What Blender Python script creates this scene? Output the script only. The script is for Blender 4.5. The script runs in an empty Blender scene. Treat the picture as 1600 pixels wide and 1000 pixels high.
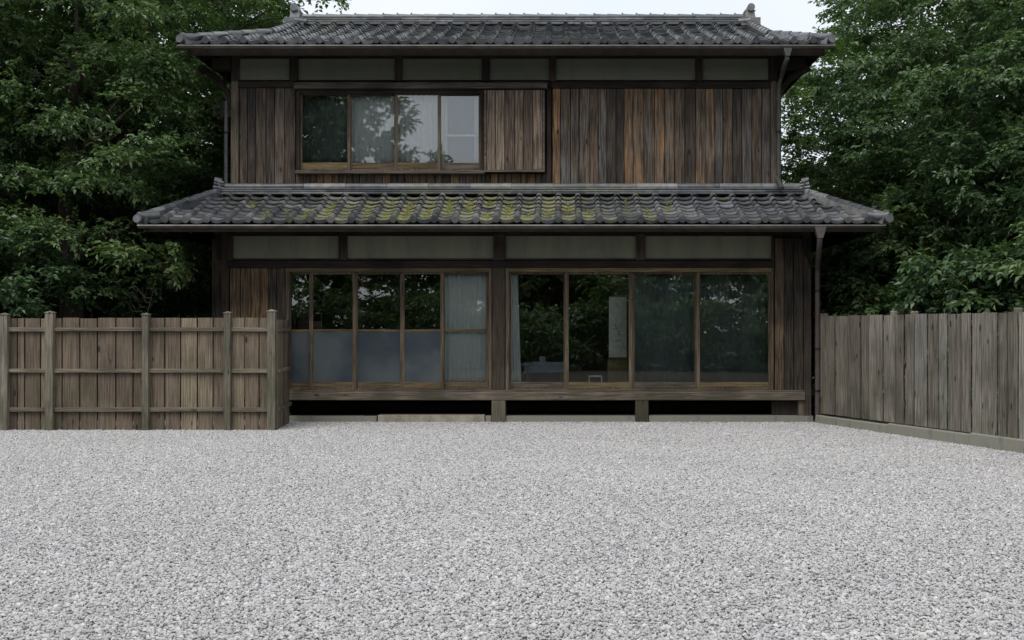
import bpy, math, random
import numpy as np
from mathutils import Vector, Matrix, Euler
random.seed(7); rng = np.random.default_rng(11)
S = bpy.context.scene
C = S.collection
R = math.radians

# ------------------------------------------------------------------ camera, sky, sun, exposure
F = 1900.0; H = 1.45; CY = -19.0
cam = bpy.data.cameras.new('camera'); cam.lens = 36*F/1600; cam.sensor_width = 36
cam.shift_x = -80/1600; cam.shift_y = 15/1600
cam.clip_start = 0.1; cam.clip_end = 2000
co = bpy.data.objects.new('camera', cam); C.objects.link(co)
co.location = (0, CY, H); co.rotation_euler = (R(90), 0, 0); S.camera = co

SUN_EL, SUN_AZ = R(58), R(205)          # high and a little behind the viewer's left
w = bpy.data.worlds.new('World'); S.world = w; w.use_nodes = True
nt = w.node_tree; N = nt.nodes; L = nt.links
bg = N['Background']; bg.inputs['Strength'].default_value = 0.1
sky = N.new('ShaderNodeTexSky'); sky.sky_type = 'NISHITA'; sky.sun_disc = False
sky.sun_elevation = SUN_EL; sky.sun_rotation = SUN_AZ
tc = N.new('ShaderNodeTexCoord'); no = N.new('ShaderNodeTexNoise'); no.inputs['Scale'].default_value = 2.2
no.inputs['Detail'].default_value = 5
cr = N.new('ShaderNodeValToRGB'); cr.color_ramp.elements[0].position = .3; cr.color_ramp.elements[1].position = .75
cr.color_ramp.elements[0].color = (.80, .87, .98, 1); cr.color_ramp.elements[1].color = (1, 1, 1, 1)
sc_ = N.new('ShaderNodeVectorMath'); sc_.operation = 'SCALE'; sc_.inputs['Scale'].default_value = 8.2
mx = N.new('ShaderNodeMixRGB'); mx.inputs[0].default_value = .9
L.new(tc.outputs['Generated'], no.inputs['Vector']); L.new(no.outputs['Fac'], cr.inputs[0])
L.new(cr.outputs[0], sc_.inputs[0]); L.new(sky.outputs[0], mx.inputs[1]); L.new(sc_.outputs[0], mx.inputs[2])
L.new(mx.outputs[0], bg.inputs['Color'])
sd = bpy.data.lights.new('sun', 'SUN'); sd.energy = 1.5; sd.angle = R(35); sd.color = (1, .97, .93)
so = bpy.data.objects.new('sun', sd); C.objects.link(so)
so.rotation_euler = (R(90)-SUN_EL, 0, R(180)-SUN_AZ+R(0)); so.rotation_euler = (R(32), 0, R(-25))
S.view_settings.view_transform = 'Standard'; S.view_settings.look = 'None'
S.view_settings.gamma = 1; S.view_settings.use_curve_mapping = False; S.view_settings.exposure = 0.45
S.render.engine = 'CYCLES'; S.cycles.max_bounces = 6; S.cycles.transparent_max_bounces = 12
S.cycles.use_denoising = True

def X(px, y=0.0): return (px-880)*(y-CY)/F
def Z(py, y=0.0): return H+(515-py)*(y-CY)/F

# ------------------------------------------------------------------ materials
def newmat(name):
    m = bpy.data.materials.new(name); m.use_nodes = True
    nt = m.node_tree; p = nt.nodes['Principled BSDF']
    return m, nt, nt.nodes, nt.links, p
def ramp(N, stops):
    r = N.new('ShaderNodeValToRGB'); e = r.color_ramp.elements
    while len(e) < len(stops): e.new(.5)
    for k, (pos, c) in enumerate(stops):
        e[k].position = pos; e[k].color = (*c, 1)
    return r
def math_(N, L, op, a, b=None, clamp=False):
    n = N.new('ShaderNodeMath'); n.operation = op; n.use_clamp = clamp
    for i, v in enumerate((a, b)):
        if v is None: continue
        if isinstance(v, (int, float)): n.inputs[i].default_value = v
        else: L.new(v, n.inputs[i])
    return n.outputs[0]
def mix(N, L, f, a, b, mode='MIX'):
    n = N.new('ShaderNodeMixRGB'); n.blend_type = mode
    for i, v in enumerate((f, a, b)):
        if isinstance(v, (int, float)): n.inputs[i].default_value = v
        elif isinstance(v, tuple): n.inputs[i].default_value = (*v, 1)
        else: L.new(v, n.inputs[i])
    return n.outputs[0]
def mapr(N, L, v, a, b, c=0, d=1, smooth=True):
    n = N.new('ShaderNodeMapRange'); n.interpolation_type = 'SMOOTHSTEP' if smooth else 'LINEAR'
    L.new(v, n.inputs[0])
    for i, q in enumerate((a, b, c, d)): n.inputs[i+1].default_value = q
    return n.outputs[0]

def wood(name, stops, axis='Z', rough=.8, stain=.5, knots=True, green=0.0, grain=1.0, kn_min=.6):
    m, nt, N, L, p = newmat(name)
    geo = N.new('ShaderNodeNewGeometry'); oi = N.new('ShaderNodeObjectInfo')
    rnd = oi.outputs['Random']
    off = N.new('ShaderNodeCombineXYZ')
    L.new(math_(N, L, 'MULTIPLY', rnd, 37.0), off.inputs[0]); L.new(math_(N, L, 'MULTIPLY', rnd, 91.0), off.inputs[2])
    L.new(math_(N, L, 'MULTIPLY', rnd, 13.0), off.inputs[1])
    add = N.new('ShaderNodeVectorMath'); add.operation = 'ADD'
    L.new(geo.outputs['Position'], add.inputs[0]); L.new(off.outputs[0], add.inputs[1])
    def nz(scale, sx, detail=4, rough_=.6):
        mp = N.new('ShaderNodeMapping'); L.new(add.outputs[0], mp.inputs[0])
        v = [sx, sx, sx]; v['XYZ'.index(axis)] = 1.0
        mp.inputs['Scale'].default_value = v
        n = N.new('ShaderNodeTexNoise'); n.inputs['Scale'].default_value = scale
        n.inputs['Detail'].default_value = detail; n.inputs['Roughness'].default_value = rough_
        L.new(mp.outputs[0], n.inputs['Vector']); return n.outputs['Fac']
    g1 = nz(2.2, 26, 5); g2 = nz(1.1, 5, 4); g3 = nz(5, 50, 3)
    base = ramp(N, stops)
    sel = math_(N, L, 'ADD', math_(N, L, 'MULTIPLY', rnd, .8), math_(N, L, 'MULTIPLY', g2, .7))
    sel = math_(N, L, 'SUBTRACT', sel, .25, True)
    L.new(sel, base.inputs[0])
    gr = mapr(N, L, g1, .32, .68, 1-.5*grain, 1+.35*grain)
    col = mix(N, L, 1.0, base.outputs[0], gr, 'MULTIPLY')
    fine = mapr(N, L, g3, .35, .65, 1-.22*grain, 1+.15*grain)
    col = mix(N, L, 1.0, col, fine, 'MULTIPLY')
    if knots:
        vo = N.new('ShaderNodeTexVoronoi'); mp = N.new('ShaderNodeMapping'); L.new(add.outputs[0], mp.inputs[0])
        v = [7.5, 7.5, 7.5]; v['XYZ'.index(axis)] = 2.6; mp.inputs['Scale'].default_value = v
        vo.inputs['Scale'].default_value = 1; L.new(mp.outputs[0], vo.inputs['Vector'])
        kn = mapr(N, L, vo.outputs['Distance'], .08, .17, 1, 0)
        keep = N.new('ShaderNodeSeparateColor'); L.new(vo.outputs['Color'], keep.inputs[0])
        kn = math_(N, L, 'MULTIPLY', kn, math_(N, L, 'GREATER_THAN', keep.outputs[0], kn_min))
        col = mix(N, L, math_(N, L, 'MULTIPLY', kn, .88), col, (.014, .010, .008))
    st = N.new('ShaderNodeTexNoise'); st.inputs['Scale'].default_value = 1.3; st.inputs['Detail'].default_value = 6
    L.new(geo.outputs['Position'], st.inputs['Vector'])
    sm = mapr(N, L, st.outputs['Fac'], .4, .7, 1.1, 1-stain)
    col = mix(N, L, 1.0, col, sm, 'MULTIPLY')
    if green:
        gn = N.new('ShaderNodeTexNoise'); gn.inputs['Scale'].default_value = 2.7; gn.inputs['Detail'].default_value = 7
        L.new(geo.outputs['Position'], gn.inputs['Vector'])
        sep = N.new('ShaderNodeSeparateXYZ'); L.new(geo.outputs['Position'], sep.inputs[0])
        low = mapr(N, L, sep.outputs[2], 1.9, .1, .25, 1)
        gm = math_(N, L, 'MULTIPLY', mapr(N, L, gn.outputs['Fac'], .42, .62, 0, green), low)
        col = mix(N, L, gm, col, (.075, .085, .045))
    L.new(col, p.inputs['Base Color'])
    p.inputs['Roughness'].default_value = rough
    p.inputs['Specular IOR Level'].default_value = .25
    b = N.new('ShaderNodeBump'); b.inputs['Strength'].default_value = .55; b.inputs['Distance'].default_value = .006
    L.new(math_(N, L, 'ADD', g1, g3), b.inputs['Height']); L.new(b.outputs[0], p.inputs['Normal'])
    return m
def plain(name, col, rough=.7, metal=0.0, noise=.25, scale=6, bump=.2, spec=.4, streak=False, col2=None):
    m, nt, N, L, p = newmat(name)
    geo = N.new('ShaderNodeNewGeometry'); n = N.new('ShaderNodeTexNoise'); n.inputs['Scale'].default_value = scale
    n.inputs['Detail'].default_value = 7; n.inputs['Roughness'].default_value = .65
    mp = N.new('ShaderNodeMapping'); L.new(geo.outputs['Position'], mp.inputs[0])
    mp.inputs['Scale'].default_value = (1, 1, .22) if streak else (1, 1, 1)
    L.new(mp.outputs[0], n.inputs['Vector'])
    f = mapr(N, L, n.outputs['Fac'], .3, .7, 1-noise, 1+noise*.6)
    c0 = col if col2 is None else mix(N, L, mapr(N, L, n.outputs['Fac'], .4, .62), col, col2)
    c = mix(N, L, 1.0, c0, f, 'MULTIPLY'); L.new(c, p.inputs['Base Color'])
    p.inputs['Roughness'].default_value = rough; p.inputs['Metallic'].default_value = metal
    p.inputs['Specular IOR Level'].default_value = spec
    if bump:
        b = N.new('ShaderNodeBump'); b.inputs['Strength'].default_value = bump; b.inputs['Distance'].default_value = .01
        L.new(n.outputs['Fac'], b.inputs['Height']); L.new(b.outputs[0], p.inputs['Normal'])
    return m

M = {}
M['plank_hi'] = wood('weathered_cedar', [(.0, (.040, .035, .033)), (.25, (.085, .066, .052)), (.42, (.145, .105, .075)),
                     (.58, (.115, .108, .102)), (.72, (.17, .125, .088)), (.86, (.25, .145, .075)), (1, (.33, .20, .105))], grain=1.35, kn_min=.45, stain=.35)
M['plank_shutter'] = wood('shutter_cedar', [(0, (.085, .063, .05)), (.5, (.18, .135, .10)), (1, (.27, .215, .16))], stain=.2, grain=1.3)
M['plank_lo'] = wood('dark_cedar', [(0, (.050, .042, .035)), (.5, (.115, .088, .064)), (.8, (.20, .13, .07)), (1, (.30, .175, .08))], grain=1.35)
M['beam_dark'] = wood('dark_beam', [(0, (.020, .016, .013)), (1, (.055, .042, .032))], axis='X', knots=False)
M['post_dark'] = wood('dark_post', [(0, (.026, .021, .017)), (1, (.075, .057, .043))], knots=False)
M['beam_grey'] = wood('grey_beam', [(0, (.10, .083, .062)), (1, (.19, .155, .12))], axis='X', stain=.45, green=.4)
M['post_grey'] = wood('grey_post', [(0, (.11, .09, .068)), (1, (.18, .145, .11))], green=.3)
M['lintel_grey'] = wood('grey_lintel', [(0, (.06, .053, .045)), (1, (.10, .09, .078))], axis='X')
M['sash_v'] = wood('honey_sash_upright', [(0, (.105, .080, .054)), (1, (.165, .128, .088))], knots=False, stain=.3)
M['sash_x'] = wood('honey_sash_rail', [(0, (.115, .084, .052)), (.6, (.16, .118, .066)), (1, (.22, .165, .075))], axis='X', knots=False, stain=.3)
M['sash_grey'] = wood('faded_sash', [(0, (.10, .082, .066)), (1, (.14, .115, .095))], axis='X', knots=False, stain=.3)
M['fence'] = wood('fence_board', [(0, (.078, .060, .044)), (.3, (.145, .113, .080)), (.6, (.19, .142, .108)), (.8, (.225, .18, .125)), (1, (.31, .258, .175))], green=.22, stain=.3, grain=.8, kn_min=.5)
M['fence_r'] = wood('fence_board_silvered', [(0, (.11, .096, .078)), (.35, (.19, .168, .138)), (.6, (.245, .218, .182)), (.8, (.22, .21, .19)), (1, (.35, .315, .26))], green=.3, stain=.35, grain=1.05, kn_min=.2)
M['rail'] = wood('fence_rail', [(0, (.135, .115, .085)), (1, (.21, .178, .135))], axis='X', green=.4, stain=.4)
M['rail_y'] = wood('fence_rail_return', [(0, (.135, .115, .085)), (1, (.21, .178, .135))], axis='Y', green=.4, stain=.4)
M['fpost'] = wood('fence_post_wood', [(0, (.145, .13, .10)), (1, (.24, .21, .165))], green=.5, stain=.3)
M['plaster'] = plain('earth_plaster', (.29, .285, .225), .9, noise=.35, scale=3.2, bump=.15, col2=(.225, .24, .165), streak=True)
M['plaster_up'] = plain('grey_plaster', (.24, .24, .21), .9, noise=.3, scale=2.2, bump=.12, col2=(.15, .17, .12), streak=True)
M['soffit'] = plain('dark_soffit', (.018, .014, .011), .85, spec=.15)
M['gutter'] = plain('gutter_metal', (.085, .078, .070), .42, metal=.35, noise=.35, scale=5, bump=.05)
M['gutter_lip'] = plain('gutter_lip_highlight', (.19, .18, .165), .4, metal=.3, noise=.3, scale=5, bump=0)  # paler than the gutter: the highlight line along its lip is painted in
M['pipe_brown'] = plain('brown_downpipe', (.085, .072, .066), .4, noise=.25, scale=4, bump=.05)
M['pipe_green'] = plain('verdigris_pipe', (.07, .078, .07), .5, noise=.3, scale=6, bump=.05)
M['concrete'] = plain('old_concrete', (.33, .315, .27), .92, noise=.5, scale=5, bump=.6, col2=(.19, .19, .145), streak=True)
M['stone_sill'] = plain('worn_plank_stone', (.34, .30, .24), .9, noise=.3, scale=6, bump=.5)
M['earth'] = plain('dark_earth', (.05, .042, .03), .95, noise=.4, scale=2, bump=.6)
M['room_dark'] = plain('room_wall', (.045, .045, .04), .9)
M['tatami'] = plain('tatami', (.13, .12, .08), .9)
M['white_trim'] = plain('white_trim', (.75, .76, .78), .5, noise=.05)
M['film'] = plain('teal_blind', (.075, .098, .098), .75, noise=.4, scale=2.0, bump=0, streak=True)
M['blind_blue'] = plain('blue_grey_blind', (.07, .10, .155), .7, noise=.1, scale=2, bump=0)
M['blind_pale'] = plain('pale_cover', (.38, .43, .50), .8, noise=.15, scale=4, bump=.1)
M['ochre'] = plain('ochre_cabinet', (.20, .15, .06), .6, noise=.2)
M['dark_iron'] = plain('iron', (.02, .02, .02), .5, metal=.5)
M['car_paint'] = plain('silver_car_paint', (.55, .58, .62), .3, noise=.03, bump=0)
M['rubber'] = plain('rubber', (.02, .02, .02), .8, bump=0)
M['bark'] = plain('bark', (.055, .046, .034), .95, noise=.5, scale=9, bump=1.0, streak=True)
M['asphalt'] = plain('asphalt', (.05, .05, .05), .9)
M['paper'] = plain('scroll_paper', (.62, .62, .55), .8, noise=.08, bump=0)

def tile_mat():
    m, nt, N, L, p = newmat('smoked_clay_tile')
    geo = N.new('ShaderNodeNewGeometry'); oi = N.new('ShaderNodeObjectInfo')
    at = N.new('ShaderNodeAttribute'); at.attribute_name = 'pan'
    ra = N.new('ShaderNodeAttribute'); ra.attribute_name = 'tone'
    rnd = math_(N, L, 'ADD', oi.outputs['Random'], ra.outputs['Fac'])
    rnd = math_(N, L, 'FRACT', rnd)
    base = ramp(N, [(0, (.065, .070, .078)), (.35, (.105, .11, .12)), (.7, (.15, .157, .17)), (.92, (.22, .225, .235)), (1, (.16, .145, .12))])
    L.new(rnd, base.inputs[0])
    n = N.new('ShaderNodeTexNoise'); n.inputs['Scale'].default_value = 9; n.inputs['Detail'].default_value = 7
    n.inputs['Roughness'].default_value = .7; L.new(geo.outputs['Position'], n.inputs['Vector'])
    col = mix(N, L, 1.0, base.outputs[0], mapr(N, L, n.outputs['Fac'], .3, .7, .62, 1.28), 'MULTIPLY')
    # lichen: thin grey-green film everywhere, thick yellow-green moss in the pans of the lower roof's middle
    n2 = N.new('ShaderNodeTexNoise'); n2.inputs['Scale'].default_value = 2.1; n2.inputs['Detail'].default_value = 6
    L.new(geo.outputs['Position'], n2.inputs['Vector'])
    col = mix(N, L, mapr(N, L, n2.outputs['Fac'], .45, .7, 0, .4), col, (.12, .13, .095))
    sep = N.new('ShaderNodeSeparateXYZ'); L.new(geo.outputs['Position'], sep.inputs[0])
    xw = math_(N, L, 'MULTIPLY', mapr(N, L, sep.outputs[0], -5.3, -3.0, .0, 1), mapr(N, L, sep.outputs[0], 2.6, -.1, 0.0, 1))
    zw = mapr(N, L, sep.outputs[2], 4.2, 4.0)
    n3 = N.new('ShaderNodeTexNoise'); n3.inputs['Scale'].default_value = 2.3; n3.inputs['Detail'].default_value = 8
    n3.inputs['Roughness'].default_value = .72; L.new(geo.outputs['Position'], n3.inputs['Vector'])
    mm = math_(N, L, 'ADD', math_(N, L, 'MULTIPLY', xw, .17), n3.outputs['Fac'])
    mm = math_(N, L, 'ADD', mm, math_(N, L, 'MULTIPLY', math_(N, L, 'SUBTRACT', oi.outputs['Random'], .5), .12))
    mm = math_(N, L, 'MULTIPLY', mapr(N, L, mm, .60, .69), zw)
    mm = math_(N, L, 'MULTIPLY', mm, math_(N, L, 'ADD', math_(N, L, 'MULTIPLY', at.outputs['Fac'], .75), .25), True)
    n4 = N.new('ShaderNodeTexNoise'); n4.inputs['Scale'].default_value = 40; n4.inputs['Detail'].default_value = 3
    L.new(geo.outputs['Position'], n4.inputs['Vector'])
    mc = ramp(N, [(.3, (.10, .105, .045)), (.55, (.23, .225, .075)), (.75, (.36, .34, .14))]); L.new(n4.outputs['Fac'], mc.inputs[0])
    col = mix(N, L, math_(N, L, 'MULTIPLY', mm, mapr(N, L, n4.outputs['Fac'], .36, .6, .25, .95)), col, mc.outputs[0])
    L.new(col, p.inputs['Base Color'])
    L.new(mapr(N, L, mm, 0, 1, .38, .95), p.inputs['Roughness'])
    p.inputs['Specular IOR Level'].default_value = .55
    b = N.new('ShaderNodeBump'); b.inputs['Strength'].default_value = .35; b.inputs['Distance'].default_value = .01
    hh = math_(N, L, 'ADD', n.outputs['Fac'], math_(N, L, 'MULTIPLY', mm, math_(N, L, 'MULTIPLY', n4.outputs['Fac'], 3.0)))
    L.new(hh, b.inputs['Height']); L.new(b.outputs[0], p.inputs['Normal'])
    return m
M['tile'] = tile_mat()

def gravel_mat():
    m, nt, N, L, p = newmat('gravel_stone')
    a = N.new('ShaderNodeAttribute'); a.attribute_name = 'tone'
    geo = N.new('ShaderNodeNewGeometry')
    r = ramp(N, [(0, (.16, .155, .152)), (.10, (.30, .291, .286)), (.45, (.44, .429, .42)), (.75, (.525, .512, .498)), (1, (.64, .625, .605))])
    L.new(a.outputs['Fac'], r.inputs[0])
    n = N.new('ShaderNodeTexNoise'); n.inputs['Scale'].default_value = .55; n.inputs['Detail'].default_value = 6
    L.new(geo.outputs['Position'], n.inputs['Vector'])
    c = mix(N, L, 1.0, r.outputs[0], mapr(N, L, n.outputs['Fac'], .35, .65, .93, .99), 'MULTIPLY')
    n2 = N.new('ShaderNodeTexNoise'); n2.inputs['Scale'].default_value = 1.7; L.new(geo.outputs['Position'], n2.inputs['Vector'])
    c = mix(N, L, mapr(N, L, n2.outputs['Fac'], .45, .7, 0, .35), c, mix(N, L, 1.0, c, (.97, .95, 1.03), 'MULTIPLY'))
    L.new(c, p.inputs['Base Color']); p.inputs['Roughness'].default_value = .75
    return m
M['gravel'] = gravel_mat()
M['moss'] = plain('moss_clump', (.24, .235, .075), .95, noise=.6, scale=30, bump=.5, spec=.1, col2=(.12, .13, .04))
def gravel_bed_mat():
    m, nt, N, L, p = newmat('gravel_bed')
    geo = N.new('ShaderNodeNewGeometry'); v = N.new('ShaderNodeTexVoronoi'); v.inputs['Scale'].default_value = 38
    L.new(geo.outputs['Position'], v.inputs['Vector'])
    s = N.new('ShaderNodeSeparateColor'); L.new(v.outputs['Color'], s.inputs[0])
    r = ramp(N, [(0, (.16, .16, .16)), (1, (.5, .5, .49))]); L.new(s.outputs[0], r.inputs[0])
    c = mix(N, L, 1.0, r.outputs[0], mapr(N, L, v.outputs['Distance'], 0, .6, 1, .5), 'MULTIPLY')
    L.new(c, p.inputs['Base Color']); p.inputs['Roughness'].default_value = .9
    b = N.new('ShaderNodeBump'); b.inputs['Distance'].default_value = .01; b.invert = True
    L.new(v.outputs['Distance'], b.inputs['Height']); L.new(b.outputs[0], p.inputs['Normal'])
    return m
M['gravel_bed'] = gravel_bed_mat()

def leaf_mat(name, stops, rough=.42):
    m, nt, N, L, p = newmat(name)
    a = N.new('ShaderNodeAttribute'); a.attribute_name = 'tone'
    r = ramp(N, stops); L.new(a.outputs['Fac'], r.inputs[0])
    L.new(r.outputs[0], p.inputs['Base Color']); p.inputs['Roughness'].default_value = rough
    p.inputs['Specular IOR Level'].default_value = .5
    tr = N.new('ShaderNodeBsdfTranslucent'); L.new(mix(N, L, 1.0, r.outputs[0], (1.2, 1.5, .5), 'MULTIPLY'), tr.inputs[0])
    ms = N.new('ShaderNodeMixShader'); ms.inputs[0].default_value = .27
    L.new(p.outputs[0], ms.inputs[1]); L.new(tr.outputs[0], ms.inputs[2]); L.new(ms.outputs[0], N['Material Output'].inputs[0])
    return m
LG = [(0, (.050, .088, .036)), (.4, (.082, .142, .052)), (.75, (.14, .21, .078)), (.93, (.165, .19, .075)), (1, (.27, .25, .07))]
M['leaf'] = leaf_mat('glossy_leaf', LG)
M['leaf_b'] = leaf_mat('blue_green_leaf', [(0, (.048, .088, .044)), (.5, (.082, .142, .064)), (.9, (.145, .212, .095)), (1, (.21, .22, .08))], .36)

def glass_mat(name, refl=.07, tint=(.95, .97, .965), rough=0.0):
    m, nt, N, L, p = newmat(name); N.remove(p)
    t = N.new('ShaderNodeBsdfTransparent'); t.inputs[0].default_value = (*tint, 1)
    g = N.new('ShaderNodeBsdfGlossy'); g.inputs['Roughness'].default_value = rough
    geo = N.new('ShaderNodeNewGeometry'); n = N.new('ShaderNodeTexNoise'); n.inputs['Scale'].default_value = 1.1
    L.new(geo.outputs['Position'], n.inputs['Vector'])
    b = N.new('ShaderNodeBump'); b.inputs['Strength'].default_value = .018; b.inputs['Distance'].default_value = .02
    L.new(n.outputs['Fac'], b.inputs['Height']); L.new(b.outputs[0], g.inputs['Normal'])
    fr = N.new('ShaderNodeFresnel'); fr.inputs[0].default_value = 1.5
    f = math_(N, L, 'ADD', fr.outputs[0], refl, True)
    ms = N.new('ShaderNodeMixShader'); L.new(f, ms.inputs[0]); L.new(t.outputs[0], ms.inputs[1]); L.new(g.outputs[0], ms.inputs[2])
    L.new(ms.outputs[0], N['Material Output'].inputs[0]); return m
M['glass'] = glass_mat('window_glass', .075)
M['glass_up'] = glass_mat('upper_window_glass', .085)
def frosted():
    m, nt, N, L, p = newmat('frosted_glass')
    geo = N.new('ShaderNodeNewGeometry'); n = N.new('ShaderNodeTexNoise'); n.inputs['Scale'].default_value = 1.4; n.inputs['Detail'].default_value = 5
    L.new(geo.outputs['Position'], n.inputs['Vector'])
    L.new(mix(N, L, mapr(N, L, n.outputs['Fac'], .35, .65), (.040, .055, .070), (.095, .112, .118)), p.inputs['Base Color']); p.inputs['Roughness'].default_value = .35
    p.inputs['Alpha'].default_value = .86; p.inputs['Specular IOR Level'].default_value = .6
    return m
M['frost'] = frosted()
def curtain_mat(name, col):
    m, nt, N, L, p = newmat(name)
    p.inputs['Base Color'].default_value = (*col, 1); p.inputs['Roughness'].default_value = .9
    tr = N.new('ShaderNodeBsdfTranslucent'); tr.inputs[0].default_value = (*col, 1)
    ms = N.new('ShaderNodeMixShader'); ms.inputs[0].default_value = .25
    L.new(p.outputs[0], ms.inputs[1]); L.new(tr.outputs[0], ms.inputs[2]); L.new(ms.outputs[0], N['Material Output'].inputs[0])
    return m
M['curtain'] = curtain_mat('white_curtain', (.78, .80, .80))
M['curtain_dim'] = curtain_mat('grey_curtain', (.50, .54, .50))

# ------------------------------------------------------------------ mesh helpers
WL = {}                                   # world location of each object (nothing is rotated except tiles)
def wl(o): return WL[o.name] if o is not None else Vector((0, 0, 0))
def link(name, me, loc, parent=None, rot=None):
    o = bpy.data.objects.new(name, me); C.objects.link(o); WL[o.name] = Vector(loc)
    if parent is not None: o.parent = parent
    o.location = Vector(loc)-wl(parent)
    if rot is not None: o.rotation_euler = rot
    return o
def root(name, loc, label, cat, group=None):
    o = link(name, None, loc); o.empty_display_size = .2
    o['label'] = label; o['category'] = cat
    if group: o['group'] = group
    return o
def tag(o, label=None, cat=None, group=None, kind=None):
    for k, v in (('label', label), ('category', cat), ('group', group), ('kind', kind)):
        if v: o[k] = v
    return o
class MB:
    def __init__(s): s.v = []; s.f = []
    def box(s, x0, x1, y0, y1, z0, z1, ch=0.0):
        k = len(s.v)
        if ch <= 0:
            s.v += [(x, y, z) for z in (z0, z1) for x, y in ((x0, y0), (x1, y0), (x1, y1), (x0, y1))]
            s.f += [tuple(k+i for i in q) for q in ((0, 3, 2, 1), (4, 5, 6, 7), (0, 1, 5, 4), (1, 2, 6, 5), (2, 3, 7, 6), (3, 0, 4, 7))]
        else:                              # chamfered front long edges
            pr = [(x0+ch, y0), (x1-ch, y0), (x1, y0+ch), (x1, y1), (x0, y1), (x0, y0+ch)]
            if (x1-x0) > (z1-z0):          # long in x: profile in y,z
                pr = [(y0, z0+ch), (y0+ch, z0), (y1, z0), (y1, z1), (y0+ch, z1), (y0, z1-ch)]
                s.v += [(x0, a, b) for a, b in pr]+[(x1, a, b) for a, b in pr]
                s.f += [tuple(k+i for i in range(6))[::-1], tuple(k+6+i for i in range(6))][::-1]
                for i in range(6): j = (i+1) % 6; s.f.append((k+i, k+j, k+6+j, k+6+i))
                return
            s.v += [(a, b, z0) for a, b in pr]+[(a, b, z1) for a, b in pr]
            s.f += [tuple(k+i for i in range(6))[::-1], tuple(k+6+i for i in range(6))]
            for i in range(6): j = (i+1) % 6; s.f.append((k+i, k+j, k+6+j, k+6+i))
    def prism(s, pts, d):                  # pts 3D polygon, d = extrusion vector
        k = len(s.v); n = len(pts); d = Vector(d)
        s.v += [tuple(p) for p in pts]+[tuple(Vector(p)+d) for p in pts]
        s.f += [tuple(k+i for i in range(n)), tuple(k+n+i for i in range(n))[::-1]]
        for i in range(n): j = (i+1) % n; s.f.append((k+j, k+i, k+n+i, k+n+j))
    def tube(s, pts, rad, n=8, caps=True):
        pts = [Vector(p) for p in pts]; k = len(s.v)
        for i, p in enumerate(pts):
            t = (pts[min(i+1, len(pts)-1)]-pts[max(i-1, 0)]).normalized()
            up = Vector((0, 0, 1)) if abs(t.z) < .9 else Vector((0, 1, 0))
            a = t.cross(up).normalized(); b = a.cross(t)
            r = rad[i] if isinstance(rad, (list, tuple)) else rad
            for q in range(n):
                th = 2*math.pi*q/n; s.v.append(tuple(p+a*(r*math.cos(th))+b*(r*math.sin(th))))
        for i in range(len(pts)-1):
            for q in range(n):
                q2 = (q+1) % n; s.f.append((k+i*n+q, k+i*n+q2, k+(i+1)*n+q2, k+(i+1)*n+q))
        if caps:
            s.f.append(tuple(k+q for q in range(n))[::-1]); s.f.append(tuple(k+(len(pts)-1)*n+q for q in range(n)))
    def build(s, name, mat, parent=None, origin=None, smooth=False, kind=None):
        v = np.array(s.v, float)
        if origin is None: origin = (v.min(0)+v.max(0))/2; origin[2] = v[:, 2].min()
        me = bpy.data.meshes.new(name); me.from_pydata((v-np.array(origin)).tolist(), [], s.f)
        me.materials.append(M[mat] if isinstance(mat, str) else mat)
        if smooth:
            for p in me.polygons: p.use_smooth = True
            try: me.set_sharp_from_angle(angle=R(40))
            except Exception: pass
        me.update()
        o = link(name, me, origin, parent)
        if kind: o['kind'] = kind
        return o
def box(name, x0, x1, y0, y1, z0, z1, mat, parent, ch=0.0, **k):
    m = MB(); m.box(min(x0, x1), max(x0, x1), y0, y1, min(z0, z1), max(z0, z1), ch); return m.build(name, mat, parent, **k)
def pbox(name, px0, px1, py0, py1, y0, y1, mat, parent, ch=0.0, **k):
    return box(name, X(px0, y0), X(px1, y0), y0, y1, Z(py1, y0), Z(py0, y0), mat, parent, ch, **k)
def raw_mesh(name, V, Fc, mat, tone=None, smooth=False):
    """V (n,3) float, Fc (m,3) triangles"""
    me = bpy.data.meshes.new(name); nv, nf = len(V), len(Fc); q = Fc.shape[1]
    me.vertices.add(nv); me.vertices.foreach_set('co', V.astype(np.float32).ravel())
    me.loops.add(nf*q); me.loops.foreach_set('vertex_index', Fc.astype(np.int32).ravel())
    me.polygons.add(nf); me.polygons.foreach_set('loop_start', np.arange(0, nf*q, q, dtype=np.int32))
    me.polygons.foreach_set('use_smooth', np.full(nf, smooth))
    me.materials.append(M[mat] if isinstance(mat, str) else mat)
    if tone is not None:
        a = me.attributes.new('tone', 'FLOAT', 'POINT'); a.data.foreach_set('value', tone.astype(np.float32))
    me.update(calc_edges=True); me.validate()
    return me

# ------------------------------------------------------------------ the ground and the gravel court
def sheet(name, x0, x1, y0, y1, z, mat, label=None):
    me = bpy.data.meshes.new(name); me.from_pydata([(x0, y0, 0), (x1, y0, 0), (x1, y1, 0), (x0, y1, 0)], [], [(0, 1, 2, 3)])
    me.materials.append(M[mat]); o = link(name, me, (0, 0, z)); o['kind'] = 'structure'; return o
sheet('ground', -500, 500, -500, 500, -.03, 'earth')
sheet('gravel_bed', -14, 12, -14.0, .9, -.012, 'gravel_bed')
sheet('road', -200, 200, -32.5, -28.5, -.02, 'asphalt')

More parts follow.
